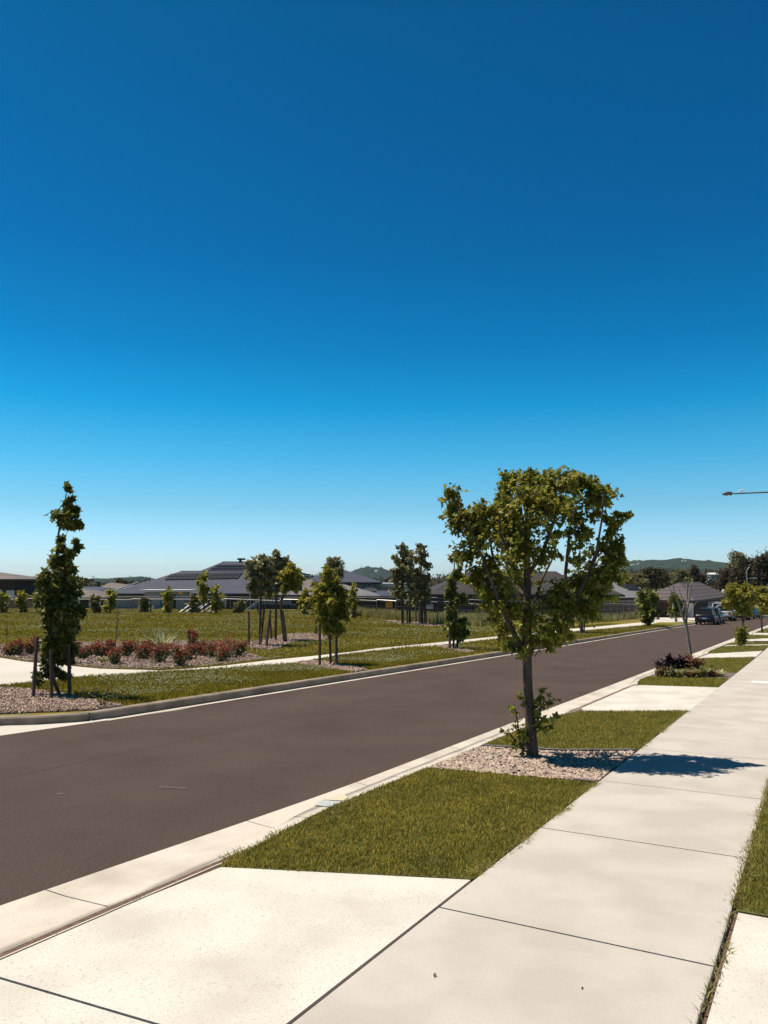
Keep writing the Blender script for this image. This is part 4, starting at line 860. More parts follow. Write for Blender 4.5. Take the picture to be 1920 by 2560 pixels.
def text(body, loc, size, m, parent, name='lettering', rz=0):
    cu = bpy.data.curves.new(name, 'FONT'); cu.body = body; cu.size = size; cu.align_x = 'CENTER'; cu.align_y = 'CENTER'; cu.extrude = .004
    o = bpy.data.objects.new(name, cu); dg = None; COL.objects.link(o); cu.materials.append(m)
    cu.resolution_u = 2; dg = bpy.context.evaluated_depsgraph_get(); me = bpy.data.meshes.new_from_object(o.evaluated_get(dg)); bpy.data.objects.remove(o); o = bpy.data.objects.new(name, me); COL.objects.link(o)
    o.parent = parent; o.location = tuple(np.array(loc)-np.array(parent['_o'])); o.rotation_euler = (R(90), 0, rz); return o
def panel(c, w, h, t, m, name, parent, bev=.0):
    return MB().box(c, (w, t, h)).build(name, m, parent)
b = W(972.5, 1509, G(970, 1546).y-.2); k = b.y/F
th = thing('warning_sign', b, 'square orange warning sign with two rows of brown lettering on the wire fence', 'sign')
panel(b, 16.5*k, 19*k, .03, M['orange'], 'sign_board', th)
text('HEAVY', (b.x-.01, b.y-.03, b.z+3.8*k), 4.6*k, M['signtext'], th); text('VEHICLES', (b.x, b.y-.03, b.z-3.8*k), 3.3*k, M['signtext'], th)
b = W(1073, 1514.5, G(1073, 1558).y-.25); k = b.y/F
th = thing('warning_sign', b, 'white warning sign with red heading on the fence beside the gum trees', 'sign')
panel(b+Vector((0, 0, -2*k)), 19*k, 10.5*k, .03, M['white'], 'sign_board', th); panel(b+Vector((.4*k, 0, 5.7*k)), 17*k, 4.6*k, .03, M['black'], 'heading_board', th)
MB().box((b.x+.6*k, b.y-.02, b.z+5.7*k), (14*k, .02, 3*k)).build('heading_oval', M['signred'], th)
text('DANGER', (b.x+.6*k, b.y-.04, b.z+5.7*k), 2.6*k, M['white'], th)
text('UNAUTHORISED', (b.x, b.y-.03, b.z+.4*k), 2.35*k, M['signtextb'], th); text('ENTRY PROHIBITED', (b.x, b.y-.03, b.z-3.2*k), 1.9*k, M['signtextb'], th)
# ================================================================ HOUSES
def rect_on(d, x0, y0, x1, y1, name, m, parent, t=.06, proud=.03):
    a = W(x0, y1, d-proud); c = W(x1, y0, d-proud)
    return MB().box(((a.x+c.x)/2, d-proud, (a.z+c.z)/2), (abs(c.x-a.x), t, abs(c.z-a.z))).build(name, m, parent)
def window(d, x0, y0, x1, y1, parent, fm='frame', proud=.03):
    w = rect_on(d, x0, y0, x1, y1, 'window', M[fm], parent, .06, proud); kx = min(1.2, (x1-x0)*.14); ky = min(1.2, (y1-y0)*.16)
    w['_o'] = w['_o']; a = W(x0+kx, y1-ky, d); c = W(x1-kx, y0+ky, d)
    MB().box(((a.x+c.x)/2, d-proud-.03, (a.z+c.z)/2), (abs(c.x-a.x), .04, abs(c.z-a.z))).build('pane', M['glass'], w); return w
def house(label, x0, x1, ey, d, depth, ry, rx0, rx1, roof, wall, wx=None, wins=(), wallrects=(), overhang=.5, gut='fascia', gy=None, wallz=3.0, cat='house', name='house', group=None, ridgefrac=.5):
    a = W(x0, ey, d); c = W(x1, ey, d); z = a.z; rd = d+depth*ridgefrac; r0 = W(rx0, ry, rd); r1 = W(rx1, ry, rd)
    gz = min(T(a.x, d), T(c.x, d))-.3; th = thing(name, ((a.x+c.x)/2, d, gz), label, cat, group)
    V = [(a.x, d, z), (c.x, d, z), (c.x, d+depth, z), (a.x, d+depth, z), tuple(r0), tuple(r1), (a.x, d, z-.05), (c.x, d, z-.05), (c.x, d+depth, z-.05), (a.x, d+depth, z-.05)]
    rf = MB().add(V, [(0, 1, 5, 4), (1, 2, 5), (2, 3, 4, 5), (3, 0, 4), (9, 8, 7, 6), (6, 7, 1, 0), (7, 8, 2, 1), (8, 9, 3, 2), (9, 6, 0, 3)]).build('roof', roof, th)
    MB().tube([Vector(r0), Vector(r1)], .07, 6).build('ridge_cap', roof, rf)
    f = MB(); w_ = c.x-a.x; cx = (a.x+c.x)/2
    for bx in (((cx, d-.04, z-.14), (w_+.16, .10, .2)), ((cx, d+depth+.04, z-.14), (w_+.16, .10, .2)), ((a.x-.04, d+depth/2, z-.14), (.10, depth-.04, .2)), ((c.x+.04, d+depth/2, z-.14), (.10, depth-.04, .2))): f.box(*bx)
    f.build('gutter', M[gut], th)
    wa = a.x+overhang if wx is None else W(wx[0], ey, d+overhang).x; wc = c.x-overhang if wx is None else W(wx[1], ey, d+overhang).x
    MB().box(((wa+wc)/2, d+depth/2, (z-.1+gz)/2), (wc-wa, depth-2*overhang, z-.1-gz)).build('wall', wall, th)
    for q in wallrects: rect_on(d+overhang, *q[:4], q[5] if len(q) > 5 else 'wall_panel', M[q[4]], th, .08, .04)
    for q in wins: window(d+overhang, *q, th, proud=.08)
    return th
def plane_pts(pix, A, B, C, off=.06):        # sight lines meeting the plane ABC
    n = (B-A).cross(C-A).normalized(); n = n if n.z > 0 else -n; out = []
    for px, py in pix:
        d = ray(px, py); t = (A+n*off-Vector((0, 0, H))).dot(n)/d.dot(n); out.append(Vector((0, 0, H))+d*t)
    return out, n
def solar(parent, quads, A, B, C, cols, rows=1, m='solar'):
    for q in quads:
        P, n = plane_pts(q, A, B, C, .12); mb = MB()
        for i in range(cols):
            for j in range(rows):
                f = [(i+.04)/cols, (i+.96)/cols]; h = [(j+.05)/rows, (j+.95)/rows]
                pt = lambda s, t: P[0].lerp(P[1], s).lerp(P[3].lerp(P[2], s), t)
                Q = [pt(f[0], h[0]), pt(f[1], h[0]), pt(f[1], h[1]), pt(f[0], h[1])]
                mb.add([tuple(p) for p in Q]+[tuple(p-n*.05) for p in Q], [(0, 1, 2, 3), (7, 6, 5, 4)]+[(k, 4+k, 4+(k+1) % 4, (k+1) % 4) for k in range(4)])
        mb.build('solar_panel', M[m], parent)
# two-storey house cut by the left edge
h1 = house('dark two-storey house with tiled roof cut by the left edge', -150, 53, 1447.5, 100, 9, 1428, -60, -20, M['tilebrown'], M['walldark'], wx=(-140, 36), wins=[(-30, 1452, -6, 1474)], wallrects=[(5, 1449, 15, 1520, 'brickdark', 'wall_panel'), (15, 1476, 36, 1500, 'wallwhite', 'wall_panel'), (-40, 1474, 4, 1502, 'wallwhite', 'wall_panel')])
house('low house with pale metal roof right of the dark two-storey house', 20, 118, 1489, 107, 12, 1464, 45, 100, M['rooflight'], M['wallgrey'])
th = thing('skylight', W(68, 1476, 106), 'roof window painted white for glare on the pale metal roof at left', 'skylight')
P, n = plane_pts([(62, 1468), (80, 1467), (84, 1474), (66, 1475)], W(20, 1489, 107), W(118, 1489, 107), W(60, 1464, 113), .15)
mb = MB().add([tuple(p) for p in P]+[tuple(p-n*.12) for p in P], [(0, 1, 2, 3), (7, 6, 5, 4)]+[(k, 4+k, 4+(k+1) % 4, (k+1) % 4) for k in range(4)]); mb.build('skylight_glare', M['white'], th)  # sun glare on the roof glass put in as a plain white slab
o = box_thing('retaining_wall', 'tan block wall behind the fence at far left', 'wall', tuple(W(30, 1518, 91.5)), (6.6, .3, 1.5), M['orangewall'])
o = box_thing('storage_box', 'pale upright box against the tan wall at far left', 'box', tuple(W(12, 1516, 90.9)), (.55, .4, .8), M['wallwhite'])
house('tan tiled low house partly behind the corner tree', 120, 262, 1494, 100, 11, 1470, 150, 200, M['tilebrown'], M['wallwhite'], wx=(150, 258), wallrects=[(200, 1497, 222, 1526, 'walldark', 'recess_shade_panel'), (239, 1498, 242, 1529, 'fascia', 'downpipe'), (252, 1498, 258, 1529, 'walldark', 'recess_shade_panel')], wins=[(226, 1498, 237, 1524)])  # openings are flat dark panels, their inner shade put into the colour
t2 = house('blue-grey roofed house beyond the tan tiled house', 150, 275, 1481, 118, 12, 1467, 205, 250, M['roofblue'], M['wallgrey'])
v = W(247, 1467, 120); MB().tube([v, v+Vector((0, 0, .6))], .18, 8).tube([v+Vector((0, 0, .6)), v+Vector((0, 0, .75))], .3, 8).build('roof_vent', M['black'], t2)
house('distant brown hip roof above the blue-grey roof at left', 240, 330, 1472, 150, 14, 1456.5, 274, 285, M['tilebrown'], M['wallcream'])
# the wide grey house
big = house('wide grey metal-roofed house with solar panels behind the lawn', 272, 642, 1483.5, 97, 15, 1428, 452, 626, M['roofblue'], M['wallgrey'], wx=(284, 640),
   wallrects=[(322, 1488, 352, 1527, 'wallgrey', 'garage_door'), (566, 1488, 634, 1527, 'walldark', 'recess_shade_panel'), (552, 1488, 566, 1527, 'wallwhite', 'wall_panel'), (286, 1484, 640, 1487.5, 'wallcream', 'wall_trim')], wins=[(520, 1492, 545, 1515), (575, 1495, 600, 1520)])  # alfresco shade put in as a flat dark panel on the wall
A_, B_, C_ = W(272, 1483.5, 97), W(642, 1483.5, 97), W(540, 1428, 104.5)
solar(big, [[(410, 1449), (595, 1445.5), (608, 1430), (427, 1434)]], A_, B_, C_, 13, 2)
for q in (((262, 1485.5), (345, 1455.5)), ((268, 1487.5), (372, 1453.5))):
    P0 = W(q[0][0], q[0][1], 96.6); P1 = W(q[1][0], q[1][1], 101); MB().tube([P0, P1], .11, 5).build('barge_board', M['fasciawhite'], big)
rear = house('taller rear grey roof with rows of solar panels and a ridge vent', 470, 760, 1440, 116, 14, 1404.5, 556, 690, M['roofblue'], M['wallgrey'])
A_, B_, C_ = W(470, 1440, 116), W(760, 1440, 116), W(600, 1404.5, 123)
for y0, y1 in ((1411, 1415.5), (1417, 1421.5), (1423, 1427.5)): solar(rear, [[(545-(y1-1411)*1.9, y1), (640, y1), (640, y0), (548-(y0-1411)*1.9, y0)]], A_, B_, C_, 14)
v = W(601, 1405, 123); mb = MB(); mb.tube([v, v+Vector((0, 0, .35))], .22, 8); mb.box(v+Vector((.15, 0, .45)), (1.2, .6, .28)); mb.build('roof_vent', M['black'], rear)
# right wing with the deck
wing = house('grey house wing with dark upper box behind the mulched tree cluster', 640, 790, 1487, 99, 9, 1478, 670, 760, M['roofmid'], M['wallgrey'], wx=(642, 727), wins=[(727, 1495, 742, 1512)], wallrects=[(642, 1512, 727, 1524, 'walldark', 'base_wall')])
MB().box(tuple(W(737, 1455, 106)), (1.7, 3, 2.5)).build('upper_wall', M['walldark'], wing)
MB().box(tuple(W(741, 1436.5, 105.9)), (3.4, 3.6, .18)).build('flat_roof', M['roofdark'], wing)
# site shed
b = G(410, 1530); D = 92.; x0 = W(360, 1500, D); x1 = W(460, 1500, D); zt = W(400, 1476, D).z; gz = T(b.x, D)
th = thing('site_shed', ((x0.x+x1.x)/2, D, gz), 'flat-roofed grey site shed with green door behind the fence', 'shed')
MB().box(((x0.x+x1.x)/2, D+1.5, (zt+gz)/2-.1), (x1.x-x0.x, 3, zt-gz-.2)).build('wall', M['wallgrey'], th)
MB().box(((x0.x+x1.x)/2+.15, D+1.4, zt), (x1.x-x0.x+1.3, 3.6, .16)).build('roof', M['fasciawhite'], th)
rect_on(D, 400, 1483, 415, 1523, 'door', M['teal'], th); rect_on(D, 432, 1486, 440, 1521, 'window', M['glass'], th); rect_on(D, 446, 1479, 458, 1484.5, 'label_board', M['orange'], th)
# things stored along the fence
for px, lab in ((356, 'left white liquid tank in a cage beside the site shed'), (374, 'right white liquid tank in a cage beside the site shed')):
    c = W(px, 1525, 90.5); th = thing('caged_tank', (c.x, c.y, c.z-.5), lab, 'tank'); MB().box(c, (.8, .8, .85)).build('tank', M['plastic'], th); mb = MB()
    for q in (-.42, -.14, .14, .42): mb.box((c.x+q, c.y-.42, c.z), (.03, .03, .95)); mb.box((c.x, c.y-.42, c.z+q), (.87, .03, .03))
    mb.build('cage', M['metal'], th)
c = W(376, 1518.5, 90.5); tag(MB().tube([c, c+Vector((0, 0, .22)), c+Vector((0, 0, .4))], [.22, .14, .03], 8).build('funnel', M['signred'], origin=tuple(c)), 'red cone on top of the right white tank', 'cone')
gpi = 'steel tubes leaning in a pile'
for i in range(7):
    a = G(448+i*14, 1531.5); t = W(480+i*13, 1508+i % 3*3, a.y+1.2); tag(MB().tube([a, t], .055, 6).build('steel_tube', M['metal'], origin=tuple(a)), 'grey steel tube in the leaning pile beside the site shed', 'tube', gpi)
st = thing('metal_stair', G(640, 1530), 'metal stair frame with slanting handrails left of the mulched trees', 'stair'); D = 90.
mb = MB()
for a in (604, 626, 648, 662): mb.tube([W(a, 1531, D), W(a, 1492, D)], .04, 5)
for q in ((598, 1523, 626, 1494), (626, 1521, 655, 1494), (610, 1531, 640, 1504)): mb.tube([W(q[0], q[1], D), W(q[2], q[3], D)], .035, 5)
mb.build('handrail', M['metal'], st); mb = MB()
for i in range(8): mb.box(tuple(W(612+i*4.5, 1529-i*3.4, D+.4)), (.5, .9, .05))
mb.build('tread', M['metal'], st)
# houses in the middle distance
house('grey two-storey house with hip roof right of the bright green tree', 745, 953, 1455.5, 120, 14, 1427, 838, 868, M['roofblue'], M['wallgreen'], wx=(800, 947), wins=[(917, 1459, 929, 1466.5)], wallrects=[(868, 1461, 884, 1468, 'walldark', 'recess_shade_panel')])  # shade of the recess painted as a dark panel on the wall
house('brown-grey hip roof left of the two-storey hip roof', 748, 800, 1476, 112, 9, 1447.5, 750, 778, M['tilebrown'], M['wallgrey'])
house('low light grey roof slope in front of the two-storey house', 800, 951, 1489.5, 104, 10, 1461, 800, 862, M['roofmid'], M['wallcream'])
house('small dark porch roof under the window of the two-storey house', 900, 948, 1478, 114, 4, 1470, 915, 935, M['roofdark'], M['wallgreen'])
house('flat blue-grey low roof beside the cream building', 930, 1000, 1489.5, 108, 9, 1477, 945, 985, M['roofblue'], M['wallwhite'])
cr = house('cream building with bright flat white roof behind the gum trees', 940, 1065, 1463, 125, 10, 1457, 950, 1050, M['rooflight'], M['wallcream'], wins=[(963, 1473, 971, 1479)], gut='fasciawhite')
rect_on(124.8, 947, 1459, 1062, 1464, 'parapet', M['fasciawhite'], cr, .3, .1)
o = thing('timber_fence', G(930, 1530), 'dark horizontal timber paling fence behind the orange sign', 'fence'); D = 96.
for i, (xa, xb) in enumerate(((742, 830), (831, 918), (919, 1006), (1007, 1094))):
    a = W(xa, 1496, D-i*2.4); c = W(xb, 1496, D-i*2.4); gz = T(a.x, D)-.3; MB().box(((a.x+c.x)/2, D-i*2.4, (a.z+gz)/2), (c.x-a.x-.05, .08, a.z-gz)).build('panel', M['timber'], o); MB().box((a.x, D-i*2.4-.08, (a.z+gz)/2+.06), (.12, .1, a.z-gz+.1)).build('post', M['timber'], o)
# the wide dark roof behind the maple
house('wide charcoal hip-roofed house behind the large maple', 1064, 1492, 1485.5, 92, 16, 1429.5, 1172, 1392, M['roofdark'], M['brickdark'], wx=(1072, 1484), wins=[(1180, 1490, 1200, 1500), (1455, 1490, 1463, 1508)])
house('lower charcoal hip wing at right end of the wide dark house', 1385, 1560, 1486.5, 89, 9, 1458, 1450, 1492, M['roofdark'], M['brick'], wx=(1395, 1548), wins=[(1498, 1490, 1506, 1508), (1528, 1489, 1532, 1500)], wallrects=[(1520, 1489, 1540, 1495, 'wallwhite', 'wall_panel')])
s3 = house('grey hip roof with rows of solar panels behind the charcoal wing', 1455, 1645, 1494, 100, 14, 1452, 1503, 1545, M['roofmid'], M['brick'], wx=(1465, 1632))
A_, B_, C_ = W(1645, 1494, 100), W(1645, 1494, 114), W(1545, 1452, 107)
A2, B2, C2 = W(1455, 1494, 100), W(1645, 1494, 100), W(1540, 1452, 107)
solar(s3, [[(1548+i*12, 1464+i*5), (1590+i*10, 1466+i*5), (1584+i*10, 1461+i*5), (1541+i*12, 1459+i*5)] for i in range(3)], A2, B2, C2, 6)
house('pale grey shed roof edge behind the solar roof', 1568, 1618, 1484, 118, 8, 1469, 1582, 1600, M['rooflight'], M['brick'])
# tiled house at the bend, corner towards the street
th = thing('house', G(1737, 1536), 'brown-tiled hip-roofed house at the road bend behind the parked cars', 'house')
C0, L0, R0 = W(1737, 1501, 98), W(1590, 1497.5, 101), W(1826, 1485.5, 122); L0.z = R0.z = C0.z; D0 = L0+(R0-C0)
K1, K2 = W(1697, 1456, 107), W(1748, 1455, 119); K2.z = K1.z
V = [C0, R0, D0, L0, K1, K2]; V2 = [v-Vector((0, 0, .05)) for v in V[:4]]
MB().add([tuple(v) for v in V+V2], [(0, 1, 5, 4), (1, 2, 5), (2, 3, 4, 5), (3, 0, 4), (9, 8, 7, 6), (6, 7, 1, 0), (9, 6, 0, 3)]).build('roof', M['tile'], th)
def lerpbox(a, c, zt, zb, t, m, name, parent, off=0.):
    d = (c-a); d.z = 0; L = d.length; rz = math.atan2(d.y, d.x); n = Vector((d.y, -d.x, 0)).normalized()*off
    return MB().box(((a.x+c.x)/2+n.x, (a.y+c.y)/2+n.y, (zt+zb)/2), (L, t, zt-zb), rz).build(name, m, parent)
cc = (C0+R0+D0+L0)/4; I = [p.lerp(cc, .06) for p in (C0, R0, D0, L0)]; gz = T(C0.x, C0.y)-1.2
MB().add([(p.x, p.y, z) for z in (C0.z-.08, gz) for p in I], [(0, 1, 5, 4)[::-1], (1, 2, 6, 5)[::-1], (2, 3, 7, 6)[::-1], (3, 0, 4, 7)[::-1]]).build('wall', M['brickdark'], th)
lerpbox(L0, C0, C0.z+.01, C0.z-.26, .12, M['fascia'], 'gutter', th, .05); lerpbox(C0, R0, C0.z+.01, C0.z-.26, .12, M['fascia'], 'gutter', th, .05)
lerpbox(I[0].lerp(I[1], .35), I[0].lerp(I[1], .62), C0.z-.5, C0.z-2.0, .1, M['wallwhite'], 'window', th, .05)
for q in (.38, .47, .56): lerpbox(I[0].lerp(I[1], q), I[0].lerp(I[1], q+.05), C0.z-.6, C0.z-1.9, .1, M['glass'], 'pane', th, .1)
lerpbox(I[3].lerp(I[0], .60), I[3].lerp(I[0], .98), C0.z-.35, C0.z-2.6, .1, M['wallwhite'], 'garage_front', th, .05); lerpbox(I[3].lerp(I[0], .70), I[3].lerp(I[0], .88), C0.z-.45, C0.z-2.4, .1, M['glass'], 'pane', th, .1)
P0, P1 = W(1808, 1477, 118), W(1817, 1484, 120); MB().tube([P0, P1], .28, 6).build('valley_flashing', M['fasciawhite'], th)
# concrete driveways and mail pillars beside the tiled house
slab('driveway', [G(1655, 1552.5), G(1700, 1549), G(1738, 1551), G(1740, 1542), G(1700, 1538), G(1640, 1537), G(1625, 1545)], .025, .2, M['parkpath'])
slab('driveway', [G(1612, 1549), G(1650, 1547), G(1660, 1541), G(1600, 1541)], .02, .2, M['parkpath'])
for px, y0, y1, lab in ((1644.5, 1532, 1549.5, 'dark block mailbox pillar by the white sedan'), (1679, 1533, 1546.5, 'grey block mailbox pillar between the dark four-wheel drive and small tree')):
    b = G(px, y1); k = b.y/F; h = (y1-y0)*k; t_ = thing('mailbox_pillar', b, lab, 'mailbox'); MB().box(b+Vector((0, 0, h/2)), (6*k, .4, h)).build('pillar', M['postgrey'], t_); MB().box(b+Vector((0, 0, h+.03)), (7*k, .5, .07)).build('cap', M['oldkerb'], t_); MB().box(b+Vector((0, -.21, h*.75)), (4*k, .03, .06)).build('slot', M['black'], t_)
# ================================================================ CARS
def car(name, label, pos, rz, style, paint, sc=.93, cat='car', group=None, rack=False):
    th = thing(name, pos, label, cat, group); dims = {'hatch': (4.35, 1.82, 1.62), 'suv': (4.7, 1.9, 1.8), 'ute': (5.3, 1.9, 1.82), 'sedan': (4.75, 1.82, 1.46)}[style]
    L, Wd, Ht = dims; hb = .26; belt = Ht*.60 if style != 'sedan' else Ht*.64
    if style == 'ute': belt = 1.12
    c, s = math.cos(rz), math.sin(rz)
    def tr(V): V = np.array(V, float)*sc; return np.stack([V[:, 0]*c-V[:, 1]*s+pos[0], V[:, 0]*s+V[:, 1]*c+pos[1], V[:, 2]-V[:, 1]*.028+pos[2]], 1)
    def ad(mb, V, Fc): mb.add(tr(V), Fc)
    def sec(y, z0, z1, w): h = z1-z0; return [(-w*.86, y, z0), (-w, y, z0+h*.22), (-w, y, z0+h*.62), (-w*.95, y, z0+h*.9), (-w*.84, y, z1), (w*.84, y, z1), (w*.95, y, z0+h*.9), (w, y, z0+h*.62), (w, y, z0+h*.22), (w*.86, y, z0)]
    def loft(mb, secs):
        V = [p for q in secs for p in q]; k = len(secs[0]); Fc = []
        for i in range(len(secs)-1):
            for j in range(k): j2 = (j+1) % k; Fc.append((i*k+j, i*k+j2, (i+1)*k+j2, (i+1)*k+j))
        Fc += [tuple(range(k))[::-1], tuple((len(secs)-1)*k+j for j in range(k))]; ad(mb, V, Fc)
    hw = Wd/2; y0 = -L/2
    prof = {'hatch': [(0, .34, belt-.1, .90), (.05, .28, belt, .97), (.3, .26, belt+.02, 1), (2.9, .24, belt-.03, 1), (3.6, .25, belt-.14, .98), (4.15, .28, belt-.28, .92), (4.35, .34, belt-.42, .8)],
            'suv': [(0, .36, belt-.05, .92), (.06, .3, belt, .98), (.3, .3, belt+.02, 1), (3.1, .28, belt, 1), (3.9, .3, belt-.1, .98), (4.5, .32, belt-.2, .93), (4.7, .4, belt-.4, .82)],
            'ute': [(0, .5, belt-.02, .96), (.05, .46, belt, .99), (1.6, .36, belt, 1), (3.4, .32, belt, 1), (4.4, .34, belt-.06, .98), (5.1, .38, belt-.16, .93), (5.3, .44, belt-.35, .84)],
            'sedan': [(0, .38, belt-.06, .86), (.06, .3, belt, .94), (.4, .26, belt+.03, .99), (3.0, .24, belt-.02, 1), (3.8, .25, belt-.1, .98), (4.5, .28, belt-.22, .9), (4.75, .34, belt-.4, .78)]}[style]
    mb = MB(); loft(mb, [sec(y0+y, a, b_, hw*w) for y, a, b_, w in prof]); body = mb.build('body', M[paint], th, smooth=True)
    gr = {'hatch': (.10, .78, 2.2, 3.15), 'suv': (.1, .4, 2.7, 3.4), 'ute': (1.55, 1.75, 3.0, 3.75), 'sedan': (.55, 1.35, 2.55, 3.35)}[style]
    def gsec(y, z0, z1, w0, w1): return [(-w0, y, z0), (-w1, y, z1), (w1, y, z1), (w0, y, z0)]
    mb = MB(); zt = Ht-.05; loft(mb, [gsec(y0+gr[0], belt-.06, belt-.04, hw*.86, hw*.85), gsec(y0+gr[1], belt-.06, zt, hw*.88, hw*.66), gsec(y0+gr[2], belt-.06, zt, hw*.88, hw*.66), gsec(y0+gr[3], belt-.08, belt-.06, hw*.86, hw*.85)]); mb.build('window', M['glass'], th)
    mb = MB(); loft(mb, [gsec(y0+gr[1]-.06, zt-.02, zt+.02, hw*.67, hw*.58), gsec(y0+(gr[1]+gr[2])/2, zt-.02, zt+.06, hw*.675, hw*.6), gsec(y0+gr[2]+.06, zt-.02, zt+.02, hw*.67, hw*.58)])
    for sg in (-1, 1):
        for ya, yb in ((gr[0], gr[1]), (gr[3], gr[2])): mb.tube([tuple(q) for q in tr([(sg*hw*.87, y0+ya, belt-.03), (sg*hw*.665, y0+yb, zt)])], .045*sc, 5)
        ym = (gr[1]+gr[2])/2; mb.tube([tuple(q) for q in tr([(sg*hw*.905, y0+ym, belt-.03), (sg*hw*.67, y0+ym, zt)])], .035*sc, 5)
    mb.build('roof', M[paint], th)
    r = .34 if style in ('hatch', 'sedan') else .39
    for yy in (.82 if style != 'ute' else 1.05, L-.88):
        for sg in (-1, 1):
            ctr = [tuple(q) for q in tr([(sg*(hw-.20), y0+yy, r), (sg*(hw+.012), y0+yy, r)])]; w = MB().tube(ctr, r*sc, 18).build('wheel', M['tyre'], th)
            MB().tube([tuple(q) for q in tr([(sg*(hw-.1), y0+yy, r), (sg*(hw+.02), y0+yy, r)])], r*.62*sc, 12).build('rim', M['frame'], w)
    def plate(name, x, y, z, w, h, m, t=.03, par=th):
        V = [(x-w/2, y, z-h/2), (x+w/2, y, z-h/2), (x+w/2, y, z+h/2), (x-w/2, y, z+h/2), (x-w/2, y-t, z-h/2), (x+w/2, y-t, z-h/2), (x+w/2, y-t, z+h/2), (x-w/2, y-t, z+h/2)]
        mb = MB(); ad(mb, V, [(3, 2, 1, 0), (4, 5, 6, 7), (0, 1, 5, 4), (1, 2, 6, 5), (2, 3, 7, 6), (3, 0, 4, 7)]); return mb.build(name, m, par)
    for sg in (-1, 1): plate('tail_light', sg*hw*.80, y0+.01, belt-.22, .16 if style != 'ute' else .13, .16 if style != 'ute' else .36, M['redlight'], .05)
    plate('bumper', 0, y0+.0, .50, Wd*.86, .18, M['black'] if style in ('ute', 'suv') else M[paint], .09); plate('number_plate', 0, y0-.0 if style != 'hatch' else y0+.0, .62 if style != 'ute' else .55, .4, .11, M['yellow'] if False else M['wallwhite'], .105)
    if style == 'hatch': plate('chrome_strip', 0, y0+.02, .66, Wd*.55, .035, M['frame'], .06)
    if style == 'ute': plate('tail_gate_handle', 0, y0+.02, belt-.14, .28, .08, M['black'], .05); plate('tail_gate', 0, y0+.03, belt-.27, Wd*.74, .44, M[paint], .05); plate('rear_step', hw*.45, y0, .62, .6, .14, M['frame'], .12)
    for sg in (-1, 1): 
        V = tr([(sg*hw*1.0, y0+gr[3]-.35, belt+.03), (sg*hw*1.16, y0+gr[3]-.35, belt+.07)]); MB().tube([tuple(q) for q in V], .07*sc, 6).build('side_mirror', M[paint], th)
    if rack:
        mb = MB()
        for sg in (-1, 1): mb.tube([tuple(q) for q in tr([(sg*.5, y0+gr[1], zt+.14), (sg*.5, y0+gr[2], zt+.14)])], .025, 5)
        for f in (.2, .8): yy = gr[1]+(gr[2]-gr[1])*f; mb.tube([tuple(q) for q in tr([(-.6, y0+yy, zt+.14), (.6, y0+yy, zt+.14)])], .03, 5)
        mb.build('roof_rack', M['metal'], th)
    return th
CG = 'vehicles parked along the far kerb'
def park(u, v): return UV(u, v, -.125)
g0 = G(1748, 1562, -.12); U0 = touv(g0)[0]
car('parked_car', 'dark blue hatchback parked nearest, first in the row along the far kerb', park(U0+2.1, 9.75), ROADROT, 'hatch', 'carblue', .95, group=CG)
car('parked_car', 'dark wagon with roof rack parked just ahead of the dark blue hatchback', park(U0+7.3, 9.75), ROADROT, 'suv', 'cargrey', .85, group=CG, rack=True)
g1 = G(1803, 1553, -.12); U1, V1 = touv(g1)
car('parked_ute', 'white dual-cab ute with black tail lights parked mid row on the far kerb side', park(U1+2.6, V1-.1), ROADROT, 'ute', 'carwhite', .98, 'ute', group=CG)
car('parked_van', 'white van roof showing between the dark wagon and white ute', park(U1+9.5, 11.0), ROADROT, 'suv', 'carwhite', 1.12, 'van', group=CG, rack=True)
car('parked_car', 'dark grey sedan parked right of and beyond the white ute', park(U1+9.5, 8.9), ROADROT, 'sedan', 'cargrey', .95, group=CG)
car('parked_car', 'farthest dark car under the round-headed tree', park(U1+17, 8.4), ROADROT-.2, 'hatch', 'cargrey', .95, group=CG)
LR = ROADROT+R(78)
car('parked_car', 'white sedan on the driveway between two bushy kerb trees', G(1640, 1537.5, .03), LR-R(150), 'sedan', 'carwhite', .95)
car('parked_car', 'tall dark four-wheel drive on the driveway behind the small tree', G(1682, 1540, .03), LR, 'suv', 'carblue', 1.05)
car('parked_car', 'silver-white car on the driveway just left of the dark blue hatchback', G(1715, 1543, .03), LR-R(20), 'sedan', 'carwhite', .9)
# ================================================================ LAMPS
lp = UV(40.6, .35); k = 1
top = W(1804, 1236, 35.2); th = thing('street_lamp', lp, 'street lamp with long outreach arm entering at the right edge', 'lamp')
dirv = Vector((lp.x-top.x, lp.y-top.y, 0)); pz = top.z+.12
MB().tube([lp, Vector((lp.x, lp.y, pz-.3)), Vector((lp.x, lp.y, pz+.2))], [.09, .06, .055], 10).build('pole', M['metal'], th)
armv = lambda px, py: W(px, py, 35.2)
ea = Vector((lp.x, lp.y, pz+.12)); MB().tube([armv(1828, 1234.5), armv(1920, 1230.5), ea], [.028, .034, .04], 8).build('arm', M['edging'], th)
mb = MB(); c1 = armv(1804, 1235.8)
mb.tube([armv(1804, 1235.5), armv(1810, 1234.5), armv(1818, 1233), armv(1829, 1233)], [.012, .06, .085, .075], 10); mb.tube([armv(1825, 1236), armv(1828, 1236.4)], .05, 8); lum = mb.build('luminaire', M['edging'], th)
MB().tube([armv(1808, 1237), armv(1813, 1238.3), armv(1820, 1238.3)], [.015, .035, .02], 8).build('lens', M['lamp'], lum)
MB().tube([armv(1845, 1231), armv(1848, 1228.5), armv(1854, 1226), armv(1860, 1223.5)], [.012, .03, .035, .01], 6).build('fin', M['white'], th)
b = G(1869, 1541); D = b.y; th = thing('street_lamp', b, 'far grey street lamp with curved top against the brown trees at right', 'lamp')
